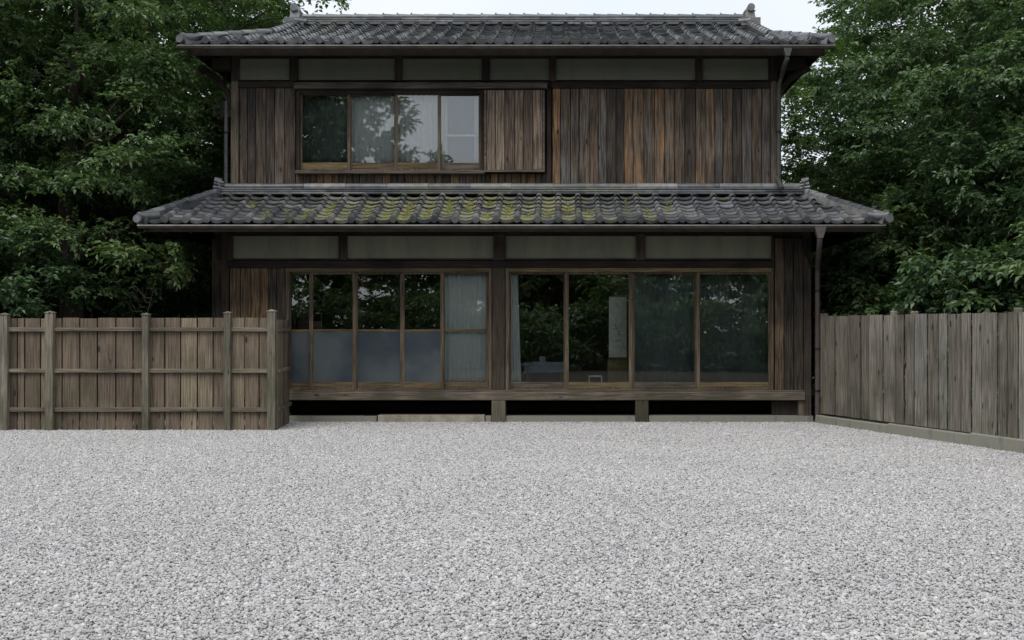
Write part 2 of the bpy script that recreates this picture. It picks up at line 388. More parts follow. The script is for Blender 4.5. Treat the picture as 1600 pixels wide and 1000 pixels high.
def stone_patch(name, seed):
    r = np.random.default_rng(seed)
    ph = (1+5**.5)/2
    ico = np.array([(-1, ph, 0), (1, ph, 0), (-1, -ph, 0), (1, -ph, 0), (0, -1, ph), (0, 1, ph), (0, -1, -ph), (0, 1, -ph), (ph, 0, -1), (ph, 0, 1), (-ph, 0, -1), (-ph, 0, 1)])
    ico /= np.linalg.norm(ico[0])
    fc = np.array([(0, 11, 5), (0, 5, 1), (0, 1, 7), (0, 7, 10), (0, 10, 11), (1, 5, 9), (5, 11, 4), (11, 10, 2), (10, 7, 6), (7, 1, 8), (3, 9, 4), (3, 4, 2), (3, 2, 6), (3, 6, 8), (3, 8, 9), (4, 9, 5), (2, 4, 11), (6, 2, 10), (8, 6, 7), (9, 8, 1)])
    n = 70; g = (np.arange(n)+.5)/n-.5
    gx, gy = np.meshgrid(g, g); cnt = n*n
    cx = gx.ravel()+r.uniform(-.007, .007, cnt); cy = gy.ravel()+r.uniform(-.007, .007, cnt)
    cz = r.uniform(-.011, .009, cnt)
    big = np.exp(r.normal(0, .28, cnt))
    sc = np.stack([r.uniform(.0075, .0115, cnt), r.uniform(.0058, .0092, cnt), r.uniform(.0050, .008, cnt)], 1)*big[:, None]
    V = ico[None]*(1+r.uniform(-.14, .14, (cnt, 12, 1)))*sc[:, None, :]
    a = r.uniform(0, 2*np.pi, cnt); t = r.normal(0, .35, cnt)
    ca, sa, ct, st = np.cos(a), np.sin(a), np.cos(t), np.sin(t)
    x, y, z = V[..., 0], V[..., 1], V[..., 2]
    x, z = x*ct[:, None]-z*st[:, None], x*st[:, None]+z*ct[:, None]
    x, y = x*ca[:, None]-y*sa[:, None], x*sa[:, None]+y*ca[:, None]
    V = np.stack([x+cx[:, None], y+cy[:, None], z+cz[:, None]], 2).reshape(-1, 3)
    Fc = (fc[None]+12*np.arange(cnt)[:, None, None]).reshape(-1, 3)
    tone = np.repeat(np.clip(r.normal(.56, .26, cnt), 0, 1), 12)
    return raw_mesh(name, V, Fc, 'gravel', tone)
pc = bpy.data.collections.new('gravel_patches')
for k in range(3):
    pc.objects.link(bpy.data.objects.new('gravel_patch', stone_patch('gravel_patch', 100+k)))
pts = []
for ix in range(-11, 9):
    for iy in range(-13, 1):
        pts.append((ix+.5, iy-.35, 0))
pm = bpy.data.meshes.new('gravel_stones'); pm.from_pydata(pts, [], [])
ra = pm.attributes.new('turn', 'FLOAT', 'POINT'); ra.data.foreach_set('value', [random.randrange(4)*math.pi/2 for _ in pts])
pk = pm.attributes.new('pick', 'INT', 'POINT'); pk.data.foreach_set('value', [random.randrange(3) for _ in pts])
gs = link('gravel_stones', pm, (0, 0, 0)); gs['kind'] = 'stuff'; gs['label'] = 'pale grey crushed gravel covering the forecourt'
ng = bpy.data.node_groups.new('scatter', 'GeometryNodeTree')
ng.interface.new_socket('Geometry', in_out='INPUT', socket_type='NodeSocketGeometry')
ng.interface.new_socket('Geometry', in_out='OUTPUT', socket_type='NodeSocketGeometry')
gi = ng.nodes.new('NodeGroupInput'); go = ng.nodes.new('NodeGroupOutput')
ip = ng.nodes.new('GeometryNodeInstanceOnPoints'); ci = ng.nodes.new('GeometryNodeCollectionInfo')
ci.inputs['Collection'].default_value = pc; ci.inputs['Separate Children'].default_value = True; ci.inputs['Reset Children'].default_value = True
an = ng.nodes.new('GeometryNodeInputNamedAttribute'); an.data_type = 'FLOAT'; an.inputs[0].default_value = 'turn'
ak = ng.nodes.new('GeometryNodeInputNamedAttribute'); ak.data_type = 'INT'; ak.inputs[0].default_value = 'pick'
cx = ng.nodes.new('ShaderNodeCombineXYZ')
GL = ng.links
GL.new(gi.outputs[0], ip.inputs['Points']); GL.new(ci.outputs[0], ip.inputs['Instance']); ip.inputs['Pick Instance'].default_value = True
GL.new(an.outputs['Attribute'], cx.inputs[2]); GL.new(cx.outputs[0], ip.inputs['Rotation']); GL.new(ak.outputs['Attribute'], ip.inputs['Instance Index'])
GL.new(ip.outputs[0], go.inputs[0])
md = gs.modifiers.new('scatter', 'NODES'); md.node_group = ng

# ------------------------------------------------------------------ the house
house = root('timber_house', (-.8, 2.5, 0), 'two storey dark timber house with grey tiled roofs and long rows of glass sliding doors', 'house')
YL, YU = 0.0, 0.45                # front planes of the two storeys
LX0, LX1 = X(325), X(1268)        # lower storey side walls
UX0, UX1 = X(360, YU), X(1215, YU)
BACK = 4.95

# --- lower storey shell
m = MB()
m.box(LX0, LX1, BACK-.15, BACK, .3, 3.4)                       # rear wall
m.box(LX0, LX0+.12, .3, BACK-.15, .05, 3.4); m.box(LX1-.12, LX1, .12, BACK-.15, .05, 3.4)
m.box(LX0+.12, LX1-.12, .10, .2, Z(405), 3.4)                  # behind the frieze
m.box(X(355), X(446), .10, .2, .05, Z(405)); m.box(X(1208), LX1-.12, .10, .2, .05, Z(405))
m.box(LX0+.12, X(355), .26, .36, .05, Z(405))
lower = m.build('lower_wall', 'post_dark', house)
def planks(x0, x1, z0, z1, y0, y1, mat, parent, pxs=None, wmean=.155, name='plank', gap=.010, flat=True):
    if pxs is None:
        n = max(1, round((x1-x0)/wmean)); ws = np.array([random.uniform(.82, 1.18) for _ in range(n)]); ws *= (x1-x0)/ws.sum()
        ed = [x0]+list(x0+np.cumsum(ws))
    else: ed = pxs
    for a, b in zip(ed[:-1], ed[1:]):
        dy = random.uniform(-.005, .005)
        box(name, a+gap/2, b-gap/2, y0+dy, y1, z0, z1, mat, parent, ch=.004)
planks(X(358), X(446), Z(622), Z(417), .035, .098, 'plank_lo', lower, wmean=.145)
planks(LX0, X(355), .06, Z(372), .2, .258, 'plank_lo', lower, wmean=.16)
planks(X(1211), X(1256), Z(612), Z(372), .03, .098, 'plank_lo', lower, wmean=.15)
for a, b in ((363, 529), (542, 771), (790, 994), (1008, 1206)):
    o = pbox('plaster_panel', a, b, 369, 405, .055, .099, 'plaster', lower)
m = MB(); k = .016
for a, b in ((363, 529), (542, 771), (790, 994), (1008, 1206)):
    o = pbox('panel_trim', a, b, 403.6, 406, .04, .054, 'lintel_grey', lower)

for a, b in ((353, 363), (529, 542), (771, 790), (994, 1008), (1206, 1210)):
    pbox('short_post', a, b, 366, 406.5, -.004, .098, 'post_dark', house, ch=.006)
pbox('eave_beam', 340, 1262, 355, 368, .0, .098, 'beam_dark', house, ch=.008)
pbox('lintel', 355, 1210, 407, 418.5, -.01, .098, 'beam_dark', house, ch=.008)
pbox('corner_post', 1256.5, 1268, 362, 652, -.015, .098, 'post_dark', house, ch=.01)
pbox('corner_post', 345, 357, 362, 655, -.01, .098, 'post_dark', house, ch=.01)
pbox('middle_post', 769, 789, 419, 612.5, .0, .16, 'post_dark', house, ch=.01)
# sliding door frames
def door_frame(px0, px1):
    m = MB(); y0, y1 = .01, .16
    for a, b in ((px0, px0+5), (px1-4, px1)): box('door_jamb', X(a), X(b), y0, y1, Z(612), Z(419), 'sash_v', house, ch=.004)
    m.box(X(px0+5), X(px1-4), y0, y1, Z(424.5), Z(419)); m.build('head_track', 'sash_x', house)
    m = MB(); m.box(X(px0+5), X(px1-4), y0+.02, y1, Z(612), Z(608.5)); m.build('sill_track', 'sash_x', house)
door_frame(446, 768); door_frame(790, 1209)
def sash(name, px0, px1, py0, py1, y, stile=5.0, top=4.0, bot=11.0, mid=None, panes=('glass',), mat=('sash_v', 'sash_x'), th=.032, parent=None, rail_mat=None, stl=None, strr=None):
    par = parent or house
    a, b = X(px0, y), X(px1, y); s = (y-CY)/F
    sl = (stl or stile)*s; sr = (strr or stile)*s; tp = top*s; bt = bot*s; z0, z1 = Z(py1, y), Z(py0, y)
    m = MB(); lw_ = 2.0*s
    O = [(a, z0), (b, z0), (b, z1), (a, z1)]; I = [(a+sl, z0+lw_), (b-sr, z0+lw_), (b-sr, z1-tp), (a+sl, z1-tp)]
    for yy in (y, y+th): m.v += [(p, yy, q) for p, q in O]+[(p, yy, q) for p, q in I]
    for i in range(4):
        j = (i+1) % 4; m.f += [(i, j, 4+j, 4+i), (8+j, 8+i, 12+i, 12+j), (j, i, 8+i, 8+j), (4+i, 4+j, 12+j, 12+i)]
    o = m.build(name, mat[0], par)
    box('bottom_rail', a+sl, b-sr, y+.003, y+th-.003, z0+lw_, z0+bt, rail_mat or mat[1], o, ch=.003)
    lo, hi = z0+bt, z1-tp
    if mid:
        zm = Z(mid, y); box('middle_rail', a+sl, b-sr, y+.004, y+th-.004, zm-1.9*s, zm+1.9*s, mat[1], o, ch=.003)
        spans = [(zm+1.9*s, hi), (lo, zm-1.9*s)]
    else: spans = [(lo, hi)]
    for (p0, p1), pmn in zip(spans, panes):
        box('pane', a+sl-.002, b-sr+.002, y+th/2-.002, y+th/2+.002, p0-.002, p1+.002, pmn, o)
    return o
for q in ((450, 488, .11), (484, 556, .065), (554, 630, .11), (627, 693, .065), (690, 765, .11)):
    tag(sash('sliding_door', q[0], q[1], 424.5, 608, q[2], mid=516.5, panes=('glass', 'glass' if q[0] == 690 else 'frost')))
for k, q in enumerate(((793, 886, .11), (883, 988, .065), (986, 1091, .11), (1088, 1206, .065))):
    sash('sliding_door', q[0], q[1], 424.5, 608, q[2], stile=5.5, rail_mat='sash_grey' if k in (0, 2) else None)
# floor edge beam, posts under it, footing
pbox('floor_beam', 440, 1258, 612.6, 625.5, -.05, .2, 'beam_grey', house, ch=.008)
pbox('floor_edge_strip', 440, 1256, 609.5, 612.4, -.02, .008, 'sash_grey', house)
pbox('floor_post', 768, 790, 625.7, 662, -.045, .14, 'post_grey', house, ch=.01)
pbox('floor_post', 993, 1013.5, 625.7, 662, -.045, .14, 'post_grey', house, ch=.01)
pbox('floor_post', 1248, 1256, 625.7, 652, .0, .1, 'post_grey', house, ch=.005)
box('crawl_space_beam', LX0+.2, LX1-.2, .95, 1.05, .12, .24, 'beam_dark', house)
box('footing', X(446), X(588), .02, .3, -.03, .095, 'concrete', house)
box('footing', X(591), X(757), -.035, .25, -.03, .115, 'stone_sill', house)
box('footing', X(758.5), X(767.5), .0, .25, -.03, .10, 'concrete', house)
box('footing', X(790.5), X(992.5), .0, .3, -.03, .10, 'concrete', house)
box('footing', X(1014), X(1270), -.02, .3, -.03, .105, 'concrete', house)
m = MB(); m.box(X(567), X(590), .10, .14, -.02, .11); m.build('vent_grille', 'dark_iron', house)
box('footing', LX0-.05, X(445), .10, .4, -.03, .12, 'concrete', house)
box('crawl_space_wall', LX0+.12, LX1-.12, 1.6, 1.7, -.02, .33, 'room_dark', house)
# interior
FZ = Z(610)
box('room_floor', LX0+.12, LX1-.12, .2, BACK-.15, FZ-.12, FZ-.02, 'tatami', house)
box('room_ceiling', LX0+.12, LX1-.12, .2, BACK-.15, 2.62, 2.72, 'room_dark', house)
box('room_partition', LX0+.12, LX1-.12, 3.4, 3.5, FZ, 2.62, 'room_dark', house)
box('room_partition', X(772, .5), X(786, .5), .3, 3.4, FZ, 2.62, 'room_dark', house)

# --- upper storey
PU = dict()
m = MB()
m.box(UX0, UX1, BACK-.15, BACK, 3.3, 5.98)
m.box(UX0, UX0+.12, YU+.1, BACK-.15, 3.3, 5.98); m.box(UX1-.12, UX1, YU+.1, BACK-.15, 3.3, 5.98)
m.box(UX0+.12, UX1-.12, YU+.10, YU+.2, Z(138, YU), 5.98)
m.box(UX0+.12, X(463, YU), YU+.10, YU+.2, 3.3, Z(138, YU)); m.box(X(756, YU), UX1-.12, YU+.10, YU+.2, 3.3, Z(138, YU))
m.box(X(463, YU), X(756, YU), YU+.10, YU+.2, 3.3, Z(270, YU))
upper = m.build('upper_wall', 'post_dark', house)
ub = 3.45
planks(X(373, YU), X(461, YU), ub, Z(137, YU), YU+.035, YU+.098, 'plank_hi', upper, wmean=.155)
planks(X(461, YU), X(858, YU), ub, Z(271, YU), YU+.05, YU+.098, 'plank_lo', upper, wmean=.12)
planks(X(863, YU), X(1204, YU), ub, Z(138, YU), YU+.03, YU+.098, 'plank_hi', upper, wmean=.150)
for a, b in ((373, 452), (465, 617), (628, 753), (765, 858), (869, 1087), (1098, 1201)):
    pbox('plaster_panel', a, b, 91, 125, YU+.05, YU+.099, 'plaster_up', upper)
for a, b in ((361, 373), (452, 465), (617, 628), (753, 765), (858, 869), (1087, 1098), (1201, 1215)):
    pbox('short_post', a, b, 88, 126.5, YU-.004, YU+.098, 'post_dark', house, ch=.006)
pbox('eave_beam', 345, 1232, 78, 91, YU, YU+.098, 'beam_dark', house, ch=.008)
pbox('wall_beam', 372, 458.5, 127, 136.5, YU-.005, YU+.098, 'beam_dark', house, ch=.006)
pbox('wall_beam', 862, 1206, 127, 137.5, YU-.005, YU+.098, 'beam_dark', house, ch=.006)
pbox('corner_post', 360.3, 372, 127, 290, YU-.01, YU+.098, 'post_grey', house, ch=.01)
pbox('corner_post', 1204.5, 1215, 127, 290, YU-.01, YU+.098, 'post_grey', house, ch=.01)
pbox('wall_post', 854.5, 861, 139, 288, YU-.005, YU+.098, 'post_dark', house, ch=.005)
pbox('window_hood', 459, 855, 128.5, 138, YU-.14, YU+.098, 'lintel_grey', house, ch=.006)
m = MB(); y0, y1 = YU-.05, YU+.2
m.box(X(463, y0), X(468, y0), y0, y1, Z(269, y0), Z(139, y0)); m.box(X(751.5, y0), X(756, y0), y0, y1, Z(269, y0), Z(139, y0))
m.box(X(468, y0), X(751.5, y0), y0, y1, Z(145.5, y0), Z(139, y0))
m.build('window_frame', 'post_dark', house)
pbox('window_sill', 461, 757, 266, 271, YU-.09, YU+.09, 'sash_grey', house, ch=.005)
for k, q in enumerate(((468, 547, .02), (545, 620, .06), (617, 688, .02), (684, 752, .06))):
    sash('window_sash', q[0], q[1], 146, 266, YU+q[2], stile=4.2, top=2.5, bot=12, panes=('glass_up',), rail_mat='sash_grey' if k == 3 else None)
# shutter box
yb = YU-.13
m = MB(); m.box(X(756.5, yb), X(851, yb), yb+.03, YU+.09, Z(267, yb), Z(139.5, yb)); sb = m.build('shutter_box', 'post_dark', house)
planks(X(760, yb), X(847.5, yb), Z(265, yb), Z(141, yb), yb, yb+.029, 'plank_shutter', sb, wmean=.145)
for a, b in ((756.5, 759.8), (847.7, 851)): pbox('box_stile', a, b, 141, 265, yb-.012, yb+.028, 'sash_grey', sb)
pbox('box_rail', 756.5, 851, 265.2, 268.5, yb-.012, yb+.028, 'sash_grey', sb)
# upper room
box('room_floor', UX0+.12, UX1-.12, YU+.2, BACK-.15, 3.4, 3.5, 'tatami', house)
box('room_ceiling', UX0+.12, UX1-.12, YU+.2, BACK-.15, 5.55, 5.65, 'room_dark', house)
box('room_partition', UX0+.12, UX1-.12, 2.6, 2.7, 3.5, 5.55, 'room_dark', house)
m = MB(); m.box(X(333, 1.6), UX0, 1.6, 3.0, 5.05, 5.35); m.build('side_bay', 'plaster_up', house)
m = MB(); m.box(X(335, 1.6), UX0, 1.65, 2.95, 4.8, 5.05); m.build('bay_bracket', 'post_dark', house)

# ------------------------------------------------------------------ roofs
def tile_profile(w):
    P = []
    for i in range(6):
        t = i/5; P.append((-w/2+.31*w*(.5-.5*math.cos(math.pi*t)), .062*math.sin(math.pi*t)**.85, 0.0))
    for i in range(1, 7):
        t = i/6; P.append((-w/2+.31*w+.69*w*t, -.021*math.sin(math.pi*t), 1.0 if 0 < t < 1 else .3))
    return P
def tile_arrays(w, L_, eave=False):
    P = tile_profile(w); n = len(P); V = []; pan = []
    lip = .050 if eave else .022
    for v, up in ((0, .036), (L_, .004)):
        for (u, h, p) in P: V.append((u, v, h+up)); pan.append(p)
    for (u, h, p) in P: V.append((u, .002, h+.036-lip*(1.0 if p else .6))); pan.append(0)
    Fc = []
    for i in range(n-1):
        Fc.append((i, i+1, n+i+1, n+i)); Fc.append((2*n+i, 2*n+i+1, i+1, i))
    if eave:                                # round end of the roll
        k = len(V); cxx = -w/2+.165*w
        for y in (-.028, .01):
            for q in range(10):
                th = 2*math.pi*q/10; V.append((cxx+.055*math.cos(th), y, .035+.055*math.sin(th))); pan.append(0)
        Fc.append(tuple(k+q for q in range(10)))
        for q in range(10): q2 = (q+1) % 10; Fc.append((k+q2, k+q, k+10+q, k+10+q2))
    return V, Fc, pan
def tile_mesh(w, L_, eave=False):
    V, Fc, pan = tile_arrays(w, L_, eave)
    me = bpy.data.meshes.new('roof_tile'); me.from_pydata(V, [], Fc); me.materials.append(M['tile'])
    a = me.attributes.new('pan', 'FLOAT', 'POINT'); a.data.foreach_set('value', pan)
    for p in me.polygons: p.use_smooth = len(p.vertices) == 4
    try: me.set_sharp_from_angle(angle=R(45))
    except Exception: pass
    me.update(); return me
class Joined:
    def __init__(s): s.V = []; s.F = []; s.pan = []; s.tone = []
    def add(s, arr, T, tone):
        V, Fc, pan = arr; k = len(s.V)
        for v in V: s.V.append(tuple(T @ Vector(v)))
        s.F += [tuple(k+i for i in f) for f in Fc]; s.pan += pan; s.tone += [tone]*len(V)
    def build(s, name, parent):
        me = bpy.data.meshes.new(name); me.from_pydata(s.V, [], s.F); me.materials.append(M['tile'])
        me.attributes.new('pan', 'FLOAT', 'POINT').data.foreach_set('value', s.pan)
        me.attributes.new('tone', 'FLOAT', 'POINT').data.foreach_set('value', s.tone)
        for p in me.polygons: p.use_smooth = len(p.vertices) == 4
        try: me.set_sharp_from_angle(angle=R(45))
        except Exception: pass
        o = link(name, me, wl(parent), parent); o['kind'] = 'stuff'; return o

def front_tiles(parent, x0, x1, ncol, y0, z0, slope, run, bound, single_rows, join, expo=.232):
    """bound(v_run) -> (xl, xr); run = horizontal run"""
    wd = (x1-x0)/ncol; ang = math.atan(slope); sl = run/math.cos(ang)
    nr = round(sl/expo); ex = sl/nr; Lt = ex+.05
    me_e, me_t = tile_mesh(wd, Lt, True), tile_mesh(wd, Lt)
    ar_e, ar_t = tile_arrays(wd, Lt, True), tile_arrays(wd, Lt)
    for r_ in range(nr):
        d = r_*ex*math.cos(ang); sag = -.035*math.sin(math.pi*r_/nr)       # a slightly hollow roof
        xl, xr = bound(d+.1)
        for c in range(ncol):
            cx_ = x0+(c+.5)*wd
            if cx_-wd*.02 < xl or cx_+wd*.02 > xr: continue
            p = Vector((cx_+random.uniform(-.004, .004), y0+d, z0+d*slope+sag+random.uniform(-.003, .005)))
            rot = (ang+R(random.uniform(-.7, .7)), R(random.uniform(-.7, .7)), R(random.uniform(-.9, .9)))
            if r_ < single_rows: link('roof_tile', me_e if r_ == 0 else me_t, p, parent, rot)
            else: join.add(ar_t, Matrix.Translation(p-wl(parent)) @ Euler(rot).to_matrix().to_4x4(), random.random())
def side_tiles(parent, join, xe, sgn, y0, y1, z0, slope, run, wd=.3, bound=None, expo=.25):
    """tiles on a side slope: eave line along y at x=xe, rising towards the house (sgn=+1: rises with +x)"""
    ang = math.atan(slope); sl = run/math.cos(ang); nr = max(1, round(sl/expo)); ex = sl/nr
    ar_e, ar_t = tile_arrays(wd, ex+.05, True), tile_arrays(wd, ex+.05)
    n = int((y1-y0)/wd)
    for r_ in range(nr):
        d = r_*ex*math.cos(ang); lo, hi = bound(d+.1)
        for c in range(n):
            yy = y0+(c+.5)*wd
            if yy-wd*.02 < lo or yy+wd*.02 > hi: continue
            Rz = Matrix.Rotation(R(-90) if sgn > 0 else R(90), 4, 'Z')
            T = Matrix.Translation(Vector((xe+sgn*d, yy, z0+d*slope))-wl(parent)) @ Rz @ Matrix.Rotation(ang, 4, 'X')
            join.add(ar_e if r_ == 0 else ar_t, T, random.random())
def cap_chain(name, parent, a, b, n, r0=.068, r1=.060, lift=.02, base=True):
    """overlapping half round tiles from a (low) up to b"""
    a, b = Vector(a), Vector(b); d = (b-a)/n; t = d.normalized()
    s = t.cross(Vector((0, 0, 1))).normalized(); up = s.cross(t)
    if base:
        m = MB()
        for q, (hw, h0, h1) in enumerate(((.085, -.09, .022),)):
            k = len(m.v)
            for p in (a-t*.02, b): m.v += [tuple(p+s*x+up*y) for x, y in ((-hw, h0), (hw, h0), (hw, h1), (-hw, h1))]
            m.f += [tuple(k+i for i in f) for f in ((0, 1, 2, 3), (7, 6, 5, 4), (0, 4, 5, 1), (1, 5, 6, 2), (2, 6, 7, 3), (3, 7, 4, 0))]
        m.build('hip_base_course', 'tile', parent)
        lift = .02
    for i in range(n):
        m = MB(); k = 0; p0 = a+d*i; p1 = a+d*(i+1)+t*.03
        for p, r, l in ((p0, r0, lift+.008), (p1, r1, lift)):
            for q in range(7):
                th = math.pi*q/6; m.v.append(tuple(p+s*(r*math.cos(th))+up*(l+r*math.sin(th)*.85)))
        for q in range(6): m.f.append((q, q+1, 7+q+1, 7+q))
        m.f.append(tuple(range(7))[::-1])
        m.build(name, 'tile', parent, smooth=True)
def courses(parent, x0, x1, y, z0, n, h, hw0, hw1, seg, name='ridge_tile'):
    """stacked flat ridge tiles, each course a little narrower"""
    for c in range(n):
        hw = hw0+(hw1-hw0)*c/max(1, n-1); k = max(1, round((x1-x0)/seg)); off = (c % 2)*seg/2
        ed = [x0]+[x0+off+i*(x1-x0)/k for i in range(0 if off else 1, k)]+[x1]
        for a, b in zip(ed[:-1], ed[1:]):
            dz = random.uniform(-.002, .002)
            m = MB(); m.box(a+.002, b-.002, y-hw, y+hw, z0+c*h+dz+.003, z0+(c+1)*h+dz-.006, .008); m.build(name, 'tile', parent)

# lower roof
EY, EZ = -1.0, Z(350.5, -1.0)+.045
TY = .35; slope_l = (Z(306, TY)-EZ)/(TY-EY)
cl, crr = X(221, EY), X(1384, EY)
tl, trr = X(335, TY), X(1262, TY)
run = TY-EY
m = MB()
def hip_deck(pe, pt, ze, zt, yb_e, yb_t, th=.10):
    """front slope plus two side slopes as one deck; pe, pt = (xl, xr) at the eave and top"""
    k = 0; m.v[:] = []; m.f[:] = []
    (a, b), (c, d) = pe, pt
    top = [(a, EYY, ze), (b, EYY, ze), (d, TYY, zt), (c, TYY, zt), (a, yb_e, ze), (b, yb_e, ze), (c, yb_t, zt), (d, yb_t, zt)]
    m.v += top+[(x, y, z-th) for x, y, z in top]
    quads = [(0, 1, 2, 3), (0, 3, 6, 4), (1, 5, 7, 2), (4, 6, 7, 5)]
    for q in quads:
        m.f.append(q); m.f.append(tuple(8+i for i in q[::-1]))
    for i, j in ((0, 1), (1, 5), (5, 4), (4, 0)): m.f.append((i+8, j+8, j, i))
    for i, j in ((3, 2), (2, 7), (7, 6), (6, 3)): m.f.append((i, j, j+8, i+8))
EYY, TYY = EY+.04, TY
hip_deck((cl+.05, crr-.05), (tl, trr), EZ-.035, EZ+run*slope_l-.035, BACK+.9, BACK-.3)
lroof = m.build('lower_roof', 'soffit', house)
jl = Joined()
front_tiles(lroof, cl, crr, 36, EY, EZ, slope_l, run,
            lambda d: (cl+(tl-cl)*d/run, crr+(trr-crr)*d/run), 99, jl, .205)
side_tiles(lroof, jl, cl, 1, EY, BACK+.9, EZ, (run*slope_l)/(tl-cl), tl-cl, bound=lambda d: (EY+run*d/(tl-cl), BACK+.9-1.2*d/(tl-cl)))
side_tiles(lroof, jl, crr, -1, EY, BACK+.9, EZ, (run*slope_l)/(crr-trr), crr-trr, bound=lambda d: (EY+run*d/(crr-trr), BACK+.9-1.2*d/(crr-trr)))
jl.build('side_slope_tiles', lroof)
rm = random.Random(5); mb = MB(); wd_ = (crr-cl)/36
cents = [(rm.gauss(-2.0, 1.5), rm.triangular(.1, 1.15, .5)) for _ in range(75)]
for cx_, dc in cents:
    col = math.floor((cx_-cl)/wd_)
    for _ in range(rm.randint(6, 22)):
        x = cl+wd_*(col+.66+rm.gauss(0, .12)); d = min(1.2, max(.05, dc+rm.gauss(0, .09)))
        if not (-5.0 < x < 2.2): continue
        z = EZ+d*slope_l-.035*math.sin(math.pi*d/run)+.006+rm.uniform(0, .014); y = EY+d; k = len(mb.v); r_ = rm.uniform(.010, .028)
        for q in range(6):
            th = q*math.pi/3+rm.uniform(-.3, .3); rr_ = r_*rm.uniform(.7, 1.25); mb.v.append((x+rr_*math.cos(th), y+rr_*math.sin(th), z-.006))
        mb.v.append((x, y, z+r_*.55))
        mb.f += [(k+q, k+(q+1) % 6, k+6) for q in range(6)]
mb.build('moss', 'moss', lroof, kind='stuff')
ztl = EZ+run*slope_l
cap_chain('hip_cap_tile', lroof, (cl-.01, EY-.01, EZ+.045), (tl+.02, TY, ztl+.04), 7)
cap_chain('hip_cap_tile', lroof, (crr+.01, EY-.01, EZ+.045), (trr-.02, TY, ztl+.04), 7)
# band of flat ridge tiles where the roof meets the upper wall
zb = ztl+.02; hb = (Z(290, TY)-zb)/4
courses(lroof, X(344, TY), X(1255, TY), YU-.03, zb, 3, hb, .13, .105, 1.1, 'wall_ridge_tile')
bx = np.linspace(X(344, TY), X(1255, TY), 15)
for a, b in zip(bx[:-1], bx[1:]):
    m = MB(); dz = random.uniform(-.003, .003)
    m.tube([(a+.003, YU-.03, zb+3*hb+.02+dz), (b-.003, YU-.03, zb+3*hb+.02-dz)], .062, 12); m.build('wall_ridge_cap', 'tile', lroof, smooth=True)
for sx, px in ((-1, 344), (1, 1255)):
    x0 = X(px, TY)
    for q in range(5):
        m = MB(); zz = zb+.012+q*.044; ex = .10-.012*abs(q-2)
        m.tube([(x0-sx*.05, YU-.10, zz), (x0+sx*ex, YU-.15, zz+.01*q)], .024, 8); m.build('ridge_end_roll', 'tile', lroof, smooth=True)
    m = MB(); m.tube([(x0, YU-.17, zb), (x0-sx*.02, YU-.19, zb+.1), (x0+sx*.015, YU-.15, zb+.2), (x0+sx*.06, YU-.1, zb+.25)], .016, 6)
    m.build('ridge_end_strap', 'tile', lroof, smooth=True)
    m = MB(); m.tube([(x0-sx*.02, YU-.08, zb+.215), (x0+sx*.09, YU-.1, zb+.24)], .045, 10); m.build('ridge_end_roll', 'tile', lroof, smooth=True)

# upper roof
EY2, EZ2 = -.3, Z(70.5, -.3)+.045
RY = 2.7; slope_u = (Z(40, RY)-EZ2)/(RY-EY2)
cl2, cr2 = X(287, EY2), X(1295, EY2); rl, rr = X(462, RY), X(1172, RY)
run2 = RY-EY2; hl, hr = rl-cl2, cr2-rr
zr = EZ2+run2*slope_u; BE = 2*RY-EY2
m = MB()
def P(x, y, z): m.v.append((x, y, z-.035)); return len(m.v)-1
ids = []
for (xx, hh, sg) in ((cl2+.05, hl, 1), (cr2-.05, hr, -1)):
    pass
A = P(cl2+.05, EY2+.04, EZ2); B = P(cr2-.05, EY2+.04, EZ2); Cc = P(rr, EY2+hr, EZ2+hr*slope_u); D = P(rl, EY2+hl, EZ2+hl*slope_u)
E = P(rl, RY, zr); G = P(rr, RY, zr)
A2 = P(cl2+.05, BE-.04, EZ2); B2 = P(cr2-.05, BE-.04, EZ2); C2 = P(rr, BE-hr, EZ2+hr*slope_u); D2 = P(rl, BE-hl, EZ2+hl*slope_u)
fs = [(A, B, Cc, G, E, D), (B2, A2, D2, E, G, C2), (A, D, D2, A2), (B, B2, C2, Cc), (D, E, D2), (Cc, C2, G)]
nv = len(m.v); m.v += [(x, y, z-.09) for x, y, z in m.v]
m.f += fs+[tuple(nv+i for i in f[::-1]) for f in fs]
for i, j in ((A, B), (B, B2), (B2, A2), (A2, A)): m.f.append((i+nv, j+nv, j, i))
uroof = m.build('upper_roof', 'soffit', house)
ju = Joined()
front_tiles(uroof, cl2, cr2, 34, EY2, EZ2, slope_u, run2,
            lambda d: (cl2+min(d, hl), cr2-min(d, hr)), 1, ju)
nside = (BE-EY2)
side_tiles(uroof, ju, cl2, 1, EY2, BE, EZ2, slope_u, hl, bound=lambda d: (EY2+d, BE-d))
side_tiles(uroof, ju, cr2, -1, EY2, BE, EZ2, slope_u, hr, bound=lambda d: (EY2+d, BE-d))
ju.build('upper_slope_tiles', uroof)
cap_chain('hip_cap_tile', uroof, (cl2-.01, EY2-.01, EZ2+.045), (rl, EY2+hl, EZ2+hl*slope_u+.04), 6)
cap_chain('hip_cap_tile', uroof, (cr2+.01, EY2-.01, EZ2+.045), (rr, EY2+hr, EZ2+hr*slope_u+.04), 6)
cap_chain('verge_cap_tile', uroof, (rl+.03, EY2+hl, EZ2+hl*slope_u+.04), (rl+.03, RY, zr+.03), 8)
cap_chain('verge_cap_tile', uroof, (rr-.03, EY2+hr, EZ2+hr*slope_u+.04), (rr-.03, RY, zr+.03), 8)
for a_, b_ in (((cl2, BE, EZ2), (rl, BE-hl, EZ2+hl*slope_u)), ((cr2, BE, EZ2), (rr, BE-hr, EZ2+hr*slope_u))):
    cap_chain('hip_cap_tile', uroof, (a_[0], a_[1], a_[2]+.045), (b_[0], b_[1], b_[2]+.04), 6)
hc = .044
courses(uroof, rl+.06, rr-.06, RY, zr-.02, 4, hc, .17, .12, .62)
